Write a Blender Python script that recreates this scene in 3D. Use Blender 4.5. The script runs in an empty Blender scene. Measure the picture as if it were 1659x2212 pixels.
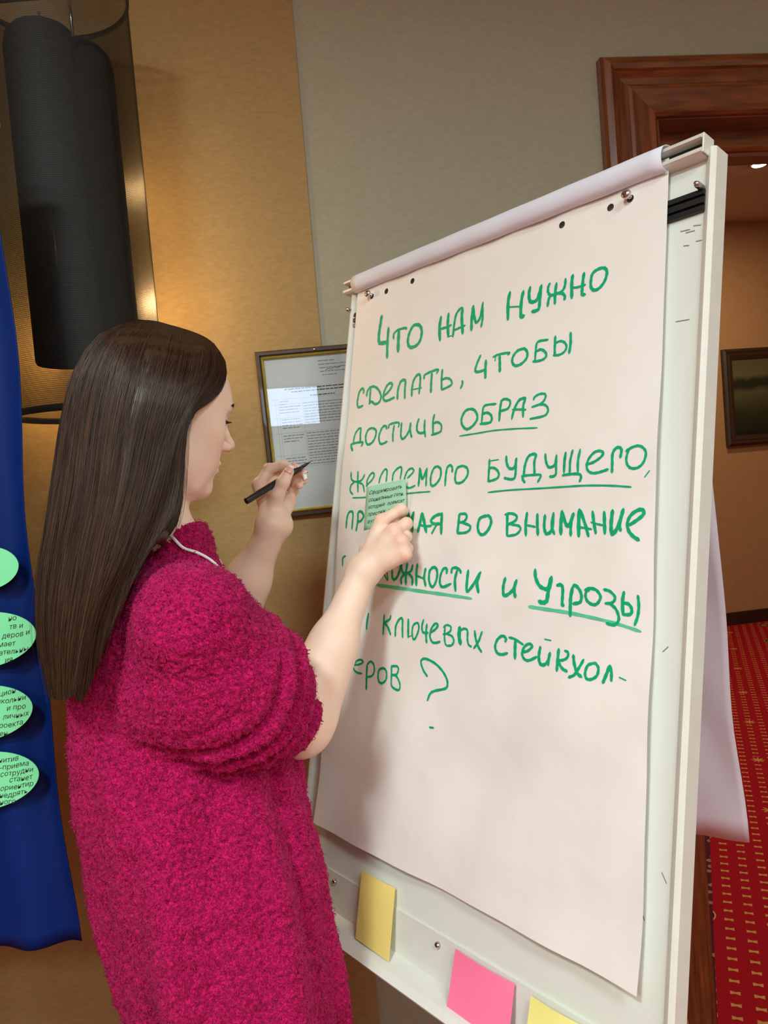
import bpy, bmesh, math, random
import numpy as np
from mathutils import Vector, Matrix

# ------------------------------------------------------------ camera
scene = bpy.context.scene
FPX = 1650.0
_d = np.array([2821., 33894., FPX]); _d /= np.linalg.norm(_d)          # gravity seen by the camera (x right, y down, z forward)
_f = np.array([0, 0, 1.]) - _d * _d[2]; _f /= np.linalg.norm(_f)
_r = np.cross(_d, _f)
RC = np.array([_r, _f, -_d])
CAM = np.array([0, 0, 1.48])
cd = bpy.data.cameras.new('camera'); cam = bpy.data.objects.new('camera', cd)
cd.sensor_fit = 'HORIZONTAL'; cd.sensor_width = 36.0; cd.lens = 36.0 * FPX / 1659.0
cd.clip_start = 0.02; cd.clip_end = 60
M = Matrix.Identity(4)
for i in range(3):
    M[i][0] = RC[i, 0]; M[i][1] = -RC[i, 1]; M[i][2] = -RC[i, 2]; M[i][3] = CAM[i]
cam.matrix_world = M
scene.collection.objects.link(cam); scene.camera = cam

# ------------------------------------------------------------ world, lights, exposure
scene.view_settings.view_transform = 'Standard'
scene.view_settings.look = 'None'
scene.view_settings.gamma = 1.0
scene.view_settings.use_curve_mapping = False
scene.view_settings.exposure = 0.90
w = bpy.data.worlds.new('world'); scene.world = w; w.use_nodes = True
w.node_tree.nodes['Background'].inputs[0].default_value = (0.9, 0.85, 0.8, 1)
w.node_tree.nodes['Background'].inputs[1].default_value = 0.05

def light(name, kind, loc, power, color, size=0.1, target=None, size_y=None):
    l = bpy.data.lights.new(name, kind); l.energy = power; l.color = color
    if kind == 'AREA':
        l.size = size
        if size_y: l.shape = 'RECTANGLE'; l.size_y = size_y
    elif kind in ('POINT', 'SPOT'): l.shadow_soft_size = size
    o = bpy.data.objects.new(name, l); o.location = loc
    if target is not None:
        o.rotation_euler = (Vector(target) - Vector(loc)).to_track_quat('-Z', 'Y').to_euler()
    scene.collection.objects.link(o); return o
# ceiling lamps of the room (their housings are built further down)
CEIL = [(-0.75, -0.75, 2.94, 26, .40), (0.75, -1.0, 2.94, 18, .5), (1.7, -2.0, 2.94, 26, .5), (-1.5, -2.1, 2.94, 26, .5)]  # the last two, far back, are added to give frontal light
for x, y, z, p, s in CEIL:
    light('ceiling_light_glow', 'AREA', (x, y, z), p, (.84, 1.0, .975), s, (x, y, 0)).data.spread = math.radians(170)
# corridor downlights
light('corridor_glow', 'AREA', (2.6, 5.07, 3.27), 11, (1.0, 0.84, 0.56), .14, (2.6, 5.07, 0))
light('corridor_glow', 'AREA', (1.9, 3.0, 3.27), 17, (.95, 0.9, 0.74), .14, (1.9, 3.0, 0))

# ------------------------------------------------------------ helpers
def s2l(c): return c / 12.92 if c <= .04045 else ((c + .055) / 1.055) ** 2.4
def rgb(r, g, b): return (s2l(r / 255), s2l(g / 255), s2l(b / 255), 1.0)
def ray(px, py): return RC @ np.array([(px - 829.5) / FPX, (py - 1106.) / FPX, 1.])
def P(px, py, y):
    r = ray(px, py); return CAM + r * (y / r[1])
def Zp(px, py, z):
    r = ray(px, py); return CAM + r * ((z - CAM[2]) / r[2])
# flipchart frame: u across, v down the sheet, n off the sheet
TL = np.array([-.013, 1.472, 1.8345])
Uv = np.array([.406, -.496, 0]); Uv /= np.linalg.norm(Uv)
Vv = np.array([-.15, -.151, -.957]); Vv -= Uv * (Vv @ Uv); Vv /= np.linalg.norm(Vv)
Nv = np.cross(Uv, Vv); Nv = -Nv if Nv @ (CAM - TL) < 0 else Nv
def B(u, v, n=0.): return TL + Uv * u + Vv * v + Nv * n
def PB(px, py, h):
    r = ray(px, py); return CAM + r * (((TL - CAM) @ Nv + h) / (r @ Nv))
# wall frame: s along the wall, z up, n into the room
W0 = np.array([.684, 1.8, 0]); WA = math.radians(6)
Wt = np.array([math.cos(WA), math.sin(WA), 0]); Wn = np.array([math.sin(WA), -math.cos(WA), 0])
def WL(s, z, n=0.): return W0 + Wt * s + Wn * n + np.array([0, 0, z])

def link(o, parent=None):
    scene.collection.objects.link(o)
    if parent is not None: o.parent = parent
    return o
def mesh(name, verts, faces, mat=None, parent=None, smooth=False, uvs=None):
    me = bpy.data.meshes.new(name)
    me.from_pydata([tuple(map(float, v)) for v in verts], [], [tuple(f) for f in faces]); me.update()
    if mat: me.materials.append(mat)
    if smooth: me.polygons.foreach_set('use_smooth', [True] * len(me.polygons))
    o = bpy.data.objects.new(name, me)
    return link(o, parent)
def meshnp(name, v, f, mat=None, parent=None, smooth=True):
    """fast path: v (n,3) array, f (m,k) int array, all faces the same size"""
    me = bpy.data.meshes.new(name); k = f.shape[1]
    me.vertices.add(len(v)); me.vertices.foreach_set('co', v.astype(np.float32).ravel())
    me.loops.add(f.size); me.loops.foreach_set('vertex_index', f.astype(np.int32).ravel())
    me.polygons.add(len(f)); me.polygons.foreach_set('loop_start', np.arange(0, f.size, k, dtype=np.int32))
    me.update(calc_edges=True); me.validate()
    me.polygons.foreach_set('use_smooth', [smooth] * len(me.polygons))
    if mat: me.materials.append(mat)
    return link(bpy.data.objects.new(name, me), parent)
def tag(o, label=None, cat=None, group=None, kind=None):
    if label: o['label'] = label
    if cat: o['category'] = cat
    if group: o['group'] = group
    if kind: o['kind'] = kind
    return o
def empty(name, loc=(0, 0, 0)):
    o = bpy.data.objects.new(name, None); o.location = tuple(map(float, loc)); o.empty_display_size = .05
    return link(o)
def keep(o, parent):
    """parent o, whose vertices are in world coordinates, without moving it"""
    o.parent = parent; o.matrix_parent_inverse = Matrix.Translation(-parent.location)
    return o
def bevel(o, w=.002, seg=2):
    m = o.modifiers.new('bevel', 'BEVEL'); m.width = w; m.segments = seg; m.limit_method = 'ANGLE'
    return o
def hexa(name, F, a, b, mat, parent=None, bw=0.):
    """a box between corners a and b in the frame F(x,y,z) -> world"""
    vs = [F(x, y, z) for x in (a[0], b[0]) for y in (a[1], b[1]) for z in (a[2], b[2])]
    fs = [(0, 1, 3, 2), (4, 6, 7, 5), (0, 4, 5, 1), (2, 3, 7, 6), (0, 2, 6, 4), (1, 5, 7, 3)]
    o = mesh(name, vs, fs, mat)
    bm = bmesh.new(); bm.from_mesh(o.data); bmesh.ops.recalc_face_normals(bm, faces=bm.faces); bm.to_mesh(o.data); bm.free()
    if bw: bevel(o, bw)
    if parent is not None: keep(o, parent)
    return o
I3 = lambda x, y, z: np.array([x, y, z])
def sweep(name, prof, A, Bf, mat, parent=None, closed=True, smooth=False):
    """profile list of 2D points; A(p), Bf(p) give the world positions of the two ends (or a list of frames)"""
    frames = [A, Bf] if not isinstance(A, list) else A
    n = len(prof); vs = []; fs = []
    for fr in frames: vs += [fr(p) for p in prof]
    for k in range(len(frames) - 1):
        for i in range(n if closed else n - 1):
            j = (i + 1) % n
            fs.append((k * n + i, k * n + j, (k + 1) * n + j, (k + 1) * n + i))
    if closed:
        fs.append(tuple(range(n))[::-1]); fs.append(tuple((len(frames) - 1) * n + i for i in range(n)))
    o = mesh(name, vs, fs, mat, smooth=smooth)
    bm = bmesh.new(); bm.from_mesh(o.data); bmesh.ops.recalc_face_normals(bm, faces=bm.faces); bm.to_mesh(o.data); bm.free()
    if parent is not None: keep(o, parent)
    return o
def tube(name, pts, rad, mat, parent=None, seg=12, cap=True):
    pts = [np.array(p, float) for p in pts]; n = len(pts)
    rad = [rad] * n if np.isscalar(rad) else rad
    vs = []; fs = []; prev = None
    for i, p in enumerate(pts):
        t = pts[min(i + 1, n - 1)] - pts[max(i - 1, 0)]; t /= np.linalg.norm(t) + 1e-12
        a = prev - t * (prev @ t) if prev is not None else np.cross(t, [0, 0, 1.] if abs(t[2]) < .9 else [1., 0, 0])
        a /= np.linalg.norm(a); b = np.cross(t, a); prev = a
        for k in range(seg):
            q = 2 * math.pi * k / seg; vs.append(p + rad[i] * (a * math.cos(q) + b * math.sin(q)))
    for i in range(n - 1):
        for k in range(seg):
            j = (k + 1) % seg; fs.append((i * seg + k, i * seg + j, (i + 1) * seg + j, (i + 1) * seg + k))
    if cap:
        fs.append(tuple(range(seg))[::-1]); fs.append(tuple((n - 1) * seg + k for k in range(seg)))
    o = mesh(name, vs, fs, mat, smooth=True)
    if parent is not None: keep(o, parent)
    return o
def catmull(pts, per=6):
    pts = [np.array(p, float) for p in pts]
    if len(pts) < 3: return pts
    q = [2 * pts[0] - pts[1]] + pts + [2 * pts[-1] - pts[-2]]; out = []
    for i in range(1, len(q) - 2):
        for k in range(per):
            t = k / per; a, b, c, e = q[i - 1:i + 3]
            out.append(.5 * ((2 * b) + (-a + c) * t + (2 * a - 5 * b + 4 * c - e) * t * t + (-a + 3 * b - 3 * c + e) * t ** 3))
    out.append(pts[-1]); return out

# ------------------------------------------------------------ materials
def mat(name, col, rough=.6, metal=0., var=0., vscale=8., bump=0., bscale=200., spec=.5, sheen=0., coat=0., stretch=None, emit=None, dark=None, bdist=.001):
    m = bpy.data.materials.new(name); m.use_nodes = True; nt = m.node_tree; p = nt.nodes['Principled BSDF']
    p.inputs['Roughness'].default_value = rough; p.inputs['Metallic'].default_value = metal
    p.inputs['Specular IOR Level'].default_value = spec
    p.inputs['Sheen Weight'].default_value = sheen; p.inputs['Coat Weight'].default_value = coat
    p.inputs['Base Color'].default_value = col
    co = nt.nodes.new('ShaderNodeTexCoord').outputs['Object']
    if stretch:
        mp = nt.nodes.new('ShaderNodeMapping'); mp.inputs['Scale'].default_value = stretch
        nt.links.new(co, mp.inputs['Vector']); co = mp.outputs['Vector']
    if var:
        nz = nt.nodes.new('ShaderNodeTexNoise'); nz.inputs['Scale'].default_value = vscale; nz.inputs['Detail'].default_value = 5
        nt.links.new(co, nz.inputs['Vector'])
        mx = nt.nodes.new('ShaderNodeMix'); mx.data_type = 'RGBA'
        lo = dark or tuple(c * (1 - var) for c in col[:3]) + (1,)
        hi = tuple(min(1, c * (1 + var)) for c in col[:3]) + (1,)
        mx.inputs[6].default_value = lo; mx.inputs[7].default_value = hi
        rp = nt.nodes.new('ShaderNodeMapRange'); rp.inputs['From Min'].default_value = .3; rp.inputs['From Max'].default_value = .7
        nt.links.new(nz.outputs['Fac'], rp.inputs['Value']); nt.links.new(rp.outputs[0], mx.inputs[0])
        nt.links.new(mx.outputs[2], p.inputs['Base Color'])
    if bump:
        n2 = nt.nodes.new('ShaderNodeTexNoise'); n2.inputs['Scale'].default_value = bscale; n2.inputs['Detail'].default_value = 3
        nt.links.new(co, n2.inputs['Vector'])
        bp = nt.nodes.new('ShaderNodeBump'); bp.inputs['Strength'].default_value = bump; bp.inputs['Distance'].default_value = bdist
        nt.links.new(n2.outputs['Fac'], bp.inputs['Height']); nt.links.new(bp.outputs[0], p.inputs['Normal'])
    if emit:
        p.inputs['Emission Color'].default_value = emit[0]; p.inputs['Emission Strength'].default_value = emit[1]
    return m
MT = {}
MT['brownwall'] = mat('brown wallpaper', rgb(158, 130, 83), .75, var=.10, vscale=60, bump=.35, bscale=260, stretch=(1, 1, 2.4))
MT['greywall'] = mat('grey wallpaper', rgb(161, 156, 136), .75, var=.05, vscale=60, bump=.3, bscale=300, stretch=(1, 1, 2))
MT['corrwall'] = mat('corridor wall', rgb(188, 140, 96), .7, var=.04, vscale=20)
MT['ceil'] = mat('ceiling plaster', rgb(215, 205, 190), .8, var=.02, vscale=12)
MT['wood'] = mat('varnished wood', rgb(118, 64, 30), .32, var=.3, vscale=9, coat=.4, stretch=(9, 9, .7), dark=rgb(76, 38, 18))
MT['woodh'] = mat('varnished wood lengthwise', rgb(118, 64, 28), .34, var=.3, vscale=9, coat=.4, stretch=(.7, 9, 9), dark=rgb(80, 40, 18))
MT['darkwood'] = mat('dark skirting', rgb(58, 32, 22), .4, var=.2, vscale=20)
MT['paper'] = mat('flipchart paper', rgb(236, 229, 225), .75, var=.015, vscale=5, bump=.3, bscale=8, spec=.25, bdist=.016)
MT['backpaper'] = mat('flipchart paper light tinted', rgb(222, 220, 234), .8, var=.015, vscale=5, bump=.25, bscale=10, spec=.25, bdist=.01)  # lavender cast of the light on the back sheets, put into the colour
MT['board'] = mat('whiteboard enamel', rgb(226, 228, 220), .3, var=.015, vscale=6, spec=.5)
MT['alu'] = mat('white lacquered aluminium', rgb(222, 220, 212), .42, metal=0., var=.03, vscale=30)
MT['rail'] = mat('brushed aluminium', rgb(196, 190, 182), .35, metal=.7, var=.05, vscale=40)
MT['blackpl'] = mat('black plastic', rgb(26, 28, 30), .4, var=.1, vscale=30)
MT['steel'] = mat('polished steel', rgb(200, 200, 200), .2, metal=1, var=.03, vscale=40)
MT['ink'] = mat('green marker ink', rgb(0, 166, 112), .55, var=.10, vscale=60, spec=.3)
MT['palegreen'] = mat('fading green marker ink', rgb(92, 196, 152), .6, var=.15, vscale=50, spec=.3)
MT['blackink'] = mat('black pen ink', rgb(40, 42, 42), .6, var=.1, vscale=60)
MT['greyink'] = mat('printed grey text', rgb(120, 122, 130), .6, var=.1, vscale=90)
MT['blueink'] = mat('blue pen ink', rgb(80, 84, 160), .6, var=.1, vscale=90)
MT['ynote'] = mat('yellow note paper', rgb(240, 214, 122), .7, var=.02, vscale=20)
MT['ynote2'] = mat('pale yellow note paper', rgb(244, 232, 140), .7, var=.02, vscale=20)
MT['pnote'] = mat('pink note paper', rgb(255, 120, 160), .7, var=.02, vscale=20)
MT['gnote'] = mat('pale green note paper', rgb(158, 206, 174), .7, var=.02, vscale=20)
MT['oval'] = mat('mint green card', rgb(128, 232, 168), .7, var=.03, vscale=20)
MT['blue'] = mat('blue satin cloth', rgb(0, 33, 100), .55, var=.12, vscale=7, bump=.2, bscale=500, spec=.18)
MT['gold'] = mat('gilt moulding', rgb(206, 186, 96), .3, metal=.6, var=.15, vscale=60)
MT['frame'] = mat('dark brown moulding', rgb(62, 42, 28), .35, var=.3, vscale=70, coat=.3)
MT['doc'] = mat('printed document paper', rgb(205, 204, 204), .6, var=.01, vscale=10)
MT['blackfab'] = mat('black lampshade cloth', rgb(21, 19, 17), .85, var=.12, vscale=40, bump=.3, bscale=700)
MT['ring'] = mat('dark lamp ring', rgb(40, 40, 38), .45, var=.1, vscale=30)
MT['bulb'] = mat('warm lamp bulb', rgb(255, 200, 120), .5, var=.02, vscale=30, emit=((1, .62, .24, 1), 25))
MT['slit_gold'] = mat('gold slit gleam', rgb(190, 150, 70), .35, metal=.6, var=.1, vscale=60)  # gold colour imitating light that leaks between the inner tubes
MT['slit_glow'] = mat('glowing slit gleam', rgb(255, 220, 120), .5, var=.02, vscale=30, emit=((1, .78, .34, 1), 1.6))  # emission imitating the slit of light between the inner tubes, no bulb
MT['white'] = mat('white plastic', rgb(235, 235, 232), .5, var=.02, vscale=30)
MT['lampglass'] = mat('lit ceiling lamp glass', rgb(255, 246, 230), .5, var=.02, vscale=30, emit=((1, .93, .83, 1), 3))
MT['spot'] = mat('lit downlight glass', rgb(255, 240, 210), .5, var=.02, vscale=30, emit=((1, .86, .62, 1), 25))
MT['screen'] = mat('lit display', rgb(200, 215, 240), .3, var=.02, vscale=30, emit=((.60, .76, 1, 1), 5.0))
MT['trouser'] = mat('black trousers', rgb(30, 30, 36), .8, var=.15, vscale=60, bump=.3, bscale=600)
MT['shoe'] = mat('black leather', rgb(24, 22, 22), .4, var=.1, vscale=40)
MT['lanyard'] = mat('white cord', rgb(232, 226, 226), .7, var=.05, vscale=300, bump=.4, bscale=900)
def mk_glass():
    m = bpy.data.materials.new('picture glass'); m.use_nodes = True; nt = m.node_tree; nt.nodes.remove(nt.nodes['Principled BSDF'])
    a = nt.nodes.new('ShaderNodeBsdfTransparent'); b = nt.nodes.new('ShaderNodeBsdfGlossy'); b.inputs['Roughness'].default_value = .0
    fr = nt.nodes.new('ShaderNodeFresnel'); fr.inputs['IOR'].default_value = 1.5
    mx = nt.nodes.new('ShaderNodeMixShader'); nt.links.new(fr.outputs[0], mx.inputs[0])
    nt.links.new(a.outputs[0], mx.inputs[1]); nt.links.new(b.outputs[0], mx.inputs[2])
    nt.links.new(mx.outputs[0], nt.nodes['Material Output'].inputs[0]); return m
MT['glass'] = mk_glass()
def mk_meshcloth():
    """sheer black net: fine holes of a woven screen, denser where the cloth is seen edge on"""
    m = bpy.data.materials.new('sheer black net'); m.use_nodes = True; nt = m.node_tree; p = nt.nodes['Principled BSDF']
    p.inputs['Base Color'].default_value = rgb(22, 17, 10); p.inputs['Roughness'].default_value = .6
    tr = nt.nodes.new('ShaderNodeBsdfTransparent')
    tc = nt.nodes.new('ShaderNodeTexCoord'); wv = nt.nodes.new('ShaderNodeTexWave'); wv.bands_direction = 'Z'
    wv.inputs['Scale'].default_value = 95; nt.links.new(tc.outputs['Object'], wv.inputs['Vector'])
    mr = nt.nodes.new('ShaderNodeMapRange'); mr.inputs['To Min'].default_value = .48; mr.inputs['To Max'].default_value = .72
    nt.links.new(wv.outputs['Fac'], mr.inputs['Value'])
    lw = nt.nodes.new('ShaderNodeLayerWeight'); lw.inputs['Blend'].default_value = .35
    mm_ = nt.nodes.new('ShaderNodeMath'); mm_.operation = 'MAXIMUM'
    l2 = nt.nodes.new('ShaderNodeMapRange'); l2.inputs['From Min'].default_value = .35; l2.inputs['From Max'].default_value = .8
    nt.links.new(lw.outputs['Facing'], l2.inputs['Value']); nt.links.new(l2.outputs[0], mm_.inputs[0]); nt.links.new(mr.outputs[0], mm_.inputs[1])
    mx = nt.nodes.new('ShaderNodeMixShader'); nt.links.new(mm_.outputs[0], mx.inputs[0])
    nt.links.new(tr.outputs[0], mx.inputs[1]); nt.links.new(p.outputs[0], mx.inputs[2])
    nt.links.new(mx.outputs[0], nt.nodes['Material Output'].inputs[0]); return m
MT['net'] = mk_meshcloth()
def mk_carpet():
    m = bpy.data.materials.new('red patterned carpet'); m.use_nodes = True; nt = m.node_tree; p = nt.nodes['Principled BSDF']
    p.inputs['Roughness'].default_value = .95; p.inputs['Specular IOR Level'].default_value = .1
    N = nt.nodes.new; L = nt.links.new
    def math_(op, a, b=None, c=None):
        n = N('ShaderNodeMath'); n.operation = op
        for i, v in enumerate((a, b, c)):
            if v is None: continue
            if isinstance(v, (int, float)): n.inputs[i].default_value = v
            else: L(v, n.inputs[i])
        return n.outputs[0]
    tc = N('ShaderNodeTexCoord'); mp = N('ShaderNodeMapping'); mp.vector_type = 'POINT'
    mp.inputs['Rotation'].default_value = (0, 0, math.radians(22)); L(tc.outputs['Object'], mp.inputs['Vector'])
    sp = N('ShaderNodeSeparateXYZ'); L(mp.outputs[0], sp.inputs[0]); X, Y = sp.outputs[0], sp.outputs[1]
    def cell(v, size, off=0.0):
        return math_('MULTIPLY', math_('SUBTRACT', math_('FRACT', math_('ADD', math_('DIVIDE', v, size), off)), .5), size)
    def idx(v, size): return math_('FLOOR', math_('DIVIDE', v, size))
    # small bow-tie marks
    sx, sy = .060, .050
    par = math_('MULTIPLY', math_('MODULO', idx(Y, sy), 2.0), 0.0)
    cx = cell(X, sx); cy = cell(Y, sy)
    ax = math_('ABSOLUTE', cx); ay = math_('ABSOLUTE', cy)
    pin = math_('ADD', .0036, math_('MULTIPLY', ax, .30))
    dot = math_('MULTIPLY', math_('LESS_THAN', ax, .0130), math_('LESS_THAN', ay, pin))
    # flowers (no ring) and medallions (black disc, gold flower)
    def flower(size, ox, oy, r, petals):
        fx = cell(X, size, ox); fy = cell(Y, size, oy)
        rr = math_('SQRT', math_('ADD', math_('MULTIPLY', fx, fx), math_('MULTIPLY', fy, fy)))
        an = math_('ARCTAN2', fy, fx)
        pet = math_('MULTIPLY', math_('ADD', .62, math_('MULTIPLY', math_('COSINE', math_('MULTIPLY', an, petals)), .38)), r)
        return rr, math_('LESS_THAN', rr, pet)
    r1, f1 = flower(.54, .10, .30, .030, 8)
    r2, f2 = flower(.54, .60, .80, .032, 8)
    disc = math_('LESS_THAN', r2, .042); clear1 = math_('LESS_THAN', r1, .040); ring = math_('MULTIPLY', math_('LESS_THAN', r2, .047), math_('GREATER_THAN', r2, .042))
    clear = math_('MAXIMUM', clear1, math_('LESS_THAN', r2, .052))
    dots = math_('MULTIPLY', dot, math_('SUBTRACT', 1.0, clear))
    gold = math_('MAXIMUM', math_('MAXIMUM', dots, ring), math_('MAXIMUM', f1, f2))
    nz = N('ShaderNodeTexNoise'); nz.inputs['Scale'].default_value = 260; nz.inputs['Detail'].default_value = 2; L(tc.outputs['Object'], nz.inputs['Vector'])
    red = N('ShaderNodeMix'); red.data_type = 'RGBA'; red.inputs[6].default_value = rgb(120, 8, 18); red.inputs[7].default_value = rgb(190, 22, 36); L(nz.outputs['Fac'], red.inputs[0])
    m1 = N('ShaderNodeMix'); m1.data_type = 'RGBA'; L(disc, m1.inputs[0]); L(red.outputs[2], m1.inputs[6]); m1.inputs[7].default_value = rgb(24, 14, 12)
    m2 = N('ShaderNodeMix'); m2.data_type = 'RGBA'; L(gold, m2.inputs[0]); L(m1.outputs[2], m2.inputs[6]); m2.inputs[7].default_value = rgb(198, 140, 72)
    # border band with a vine, left of the line x*cos - y*sin
    spo = N('ShaderNodeSeparateXYZ'); L(tc.outputs['Object'], spo.inputs[0])
    dist = math_('SUBTRACT', math_('SUBTRACT', math_('MULTIPLY', spo.outputs[0], .925), math_('MULTIPLY', spo.outputs[1], .380)), .925 * .747 - .380 * 1.899)
    band = math_('MULTIPLY', math_('LESS_THAN', dist, 0.0), math_('GREATER_THAN', spo.outputs[1], 1.7))
    vo = N('ShaderNodeTexVoronoi'); vo.inputs['Scale'].default_value = 26; L(tc.outputs['Object'], vo.inputs['Vector'])
    vg = math_('LESS_THAN', vo.outputs['Distance'], .30)
    bc = N('ShaderNodeMix'); bc.data_type = 'RGBA'; L(vg, bc.inputs[0]); bc.inputs[6].default_value = rgb(84, 26, 42); bc.inputs[7].default_value = rgb(150, 110, 70)
    m3 = N('ShaderNodeMix'); m3.data_type = 'RGBA'; L(band, m3.inputs[0]); L(m2.outputs[2], m3.inputs[6]); L(bc.outputs[2], m3.inputs[7])
    L(m3.outputs[2], p.inputs['Base Color'])
    bp = N('ShaderNodeBump'); bp.inputs['Strength'].default_value = .5; bp.inputs['Distance'].default_value = .003; L(nz.outputs['Fac'], bp.inputs['Height']); L(bp.outputs[0], p.inputs['Normal'])
    return m
MT['carpet'] = mk_carpet()
def mk_painting():
    m = bpy.data.materials.new('oil painting of a moonlit lake'); m.use_nodes = True; nt = m.node_tree; p = nt.nodes['Principled BSDF']
    p.inputs['Roughness'].default_value = .35
    N = nt.nodes.new; L = nt.links.new
    tc = N('ShaderNodeTexCoord'); sp = N('ShaderNodeSeparateXYZ'); L(tc.outputs['Generated'], sp.inputs[0])
    nz = N('ShaderNodeTexNoise'); nz.inputs['Scale'].default_value = 5; nz.inputs['Detail'].default_value = 6; L(tc.outputs['Generated'], nz.inputs['Vector'])
    ad = N('ShaderNodeMath'); ad.operation = 'MULTIPLY_ADD'; L(nz.outputs['Fac'], ad.inputs[0]); ad.inputs[1].default_value = .12; L(sp.outputs[2], ad.inputs[2])
    cr = N('ShaderNodeValToRGB'); e = cr.color_ramp.elements
    e[0].position = .05; e[0].color = rgb(22, 24, 16); e[1].position = 1.0; e[1].color = rgb(96, 92, 66)
    for pos, c in ((.35, rgb(48, 50, 30)), (.62, rgb(92, 90, 58)), (.70, rgb(38, 42, 28)), (.78, rgb(44, 48, 32)), (.84, rgb(104, 98, 70))):
        x = cr.color_ramp.elements.new(pos); x.color = c
    L(ad.outputs[0], cr.inputs[0]); L(cr.outputs[0], p.inputs['Base Color']); return m
MT['painting'] = mk_painting()

# ------------------------------------------------------------ the room
ROOM_L, ROOM_B, ROOM_R, CH = -3.0, -2.6, 3.0, 3.0
def structure(o): o['kind'] = 'structure'; return o
structure(hexa('floor', I3, (-4.2, -2.8, -.06), (6.2, 9.0, 0), MT['carpet']))
structure(hexa('ceiling', I3, (-4.2, -2.8, CH), (4.2, 1.9 + .25, CH + .06), MT['ceil']))
TH = .24
BS = -.797          # where the brown wallpaper meets the grey
OPL, OPR, OPT = .012, 1.20, 2.255
structure(hexa('wall_front', WL, (-3.6, 0, 0), (OPL, CH, -TH), MT['greywall']))
structure(hexa('wall_front_right', WL, (OPR, 0, 0), (3.0, CH, -TH), MT['greywall']))
structure(hexa('wall_front_over_door', WL, (OPL, OPT, 0), (OPR, CH, -TH), MT['greywall']))
structure(hexa('trim_1', WL, (-3.0, 0, .0), (BS, CH, .004), MT['brownwall']))
structure(hexa('wall_left', I3, (-3.3, -2.6, 0), (-3.2, 1.7, CH), MT['brownwall']))
structure(hexa('wall_right', I3, (3.2, -2.6, 0), (3.3, 2.05, CH), MT['greywall']))
structure(hexa('wall_back', I3, (-3.3, -2.7, 0), (3.3, -2.6, CH), MT['greywall']))
structure(hexa('baseboard_front', WL, (-3.0, 0, .004), (-.13, .10, .022), MT['darkwood']))

# door casing and lining
CASP = [(0, .004), (.0, .022), (.006, .030), (.020, .034), (.030, .030), (.034, .024), (.046, .016), (.058, .014), (.064, .020), (.072, .021), (.110, .018), (.124, .018), (.130, .012), (.130, .0), (0, 0)]
def jamb_frames(side):
    # p = (distance inwards from the outer edge, height off the wall)
    so = OPL - .130 if side < 0 else OPR + .130
    sg = 1 if side < 0 else -1
    zt = OPT + .121
    return (lambda p: WL(so + sg * p[0], 0, p[1])), (lambda p: WL(so + sg * p[0], zt - p[0], p[1]))
door = empty('door_1', WL(OPL, 0, 0)); structure(door)
for sd in (-1, 1):
    a, b = jamb_frames(sd); sweep('casing', CASP, a, b, MT['wood'], door)
zt = OPT + .121
sweep('casing', CASP, (lambda p: WL(OPL - .130 + p[0], zt - p[0], p[1])), (lambda p: WL(OPR + .130 - p[0], zt - p[0], p[1])), MT['woodh'], door)
hexa('lining', WL, (OPL, 0, 0), (OPL + .012, OPT, -TH), MT['wood'], door, .002)
hexa('lining', WL, (OPR - .012, 0, 0), (OPR, OPT, -TH), MT['wood'], door, .002)
hexa('lining', WL, (OPL, OPT - .012, 0), (OPR, OPT, -TH), MT['woodh'], door, .002)
sweep('door_stop', [(OPT - .012, -.075), (OPT - .05, -.075), (OPT - .058, -.082), (OPT - .058, -.09), (OPT - .066, -.094), (OPT - .066, -.15), (OPT - .012, -.15)],
      (lambda p: WL(OPL + .012, p[0], p[1])), (lambda p: WL(OPR - .012, p[0], p[1])), MT['woodh'], door)
for s0, s1 in ((OPL + .012, OPL + .03), (OPR - .03, OPR - .012)):
    hexa('door_stop', WL, (s0, 0, -.085), (s1, OPT - .012, -.15), MT['wood'], door, .002)

# corridor beyond the door
CA = math.radians(9.7); C0 = np.array([2.797, 6.278, 0])
Ct = np.array([math.cos(CA), math.sin(CA), 0]); Cn = np.array([math.sin(CA), -math.cos(CA), 0])
def CW(s, z, n=0.): return C0 + Ct * s + Cn * n + np.array([0, 0, z])
structure(hexa('wall_corridor_far', CW, (-3.6, 0, 0), (2.6, 3.4, -.1), MT['corrwall']))
structure(hexa('baseboard_corridor_far', CW, (-3.5, 0, 0), (2.5, .105, .02), MT['darkwood']))
structure(hexa('ceiling_corridor', I3, (-1.4, 1.98 + .05, 3.3), (5.6, 7.2, 3.36), MT['ceil']))
structure(hexa('wall_corridor_left', I3, (-.9, 1.95, 0), (-.8, 6.6, 3.3), MT['corrwall']))
structure(hexa('wall_corridor_right', I3, (5.2, 2.3, 0), (5.3, 7.2, 3.3), MT['corrwall']))

def downlight(x, y, z, label):
    r = empty('downlight', (x, y, z)); tag(r, label, 'ceiling light')
    keep(tube('trim_ring', [(x, y, z), (x, y, z - .012)], [.065, .055], MT['steel'], None, 24), r)
    keep(tube('lens', [(x, y, z - .0121), (x, y, z - .016)], [.046, .04], MT['spot'], None, 24), r)
downlight(2.625, 5.071, 3.3, 'small round recessed downlight glowing in the corridor ceiling')

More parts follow.
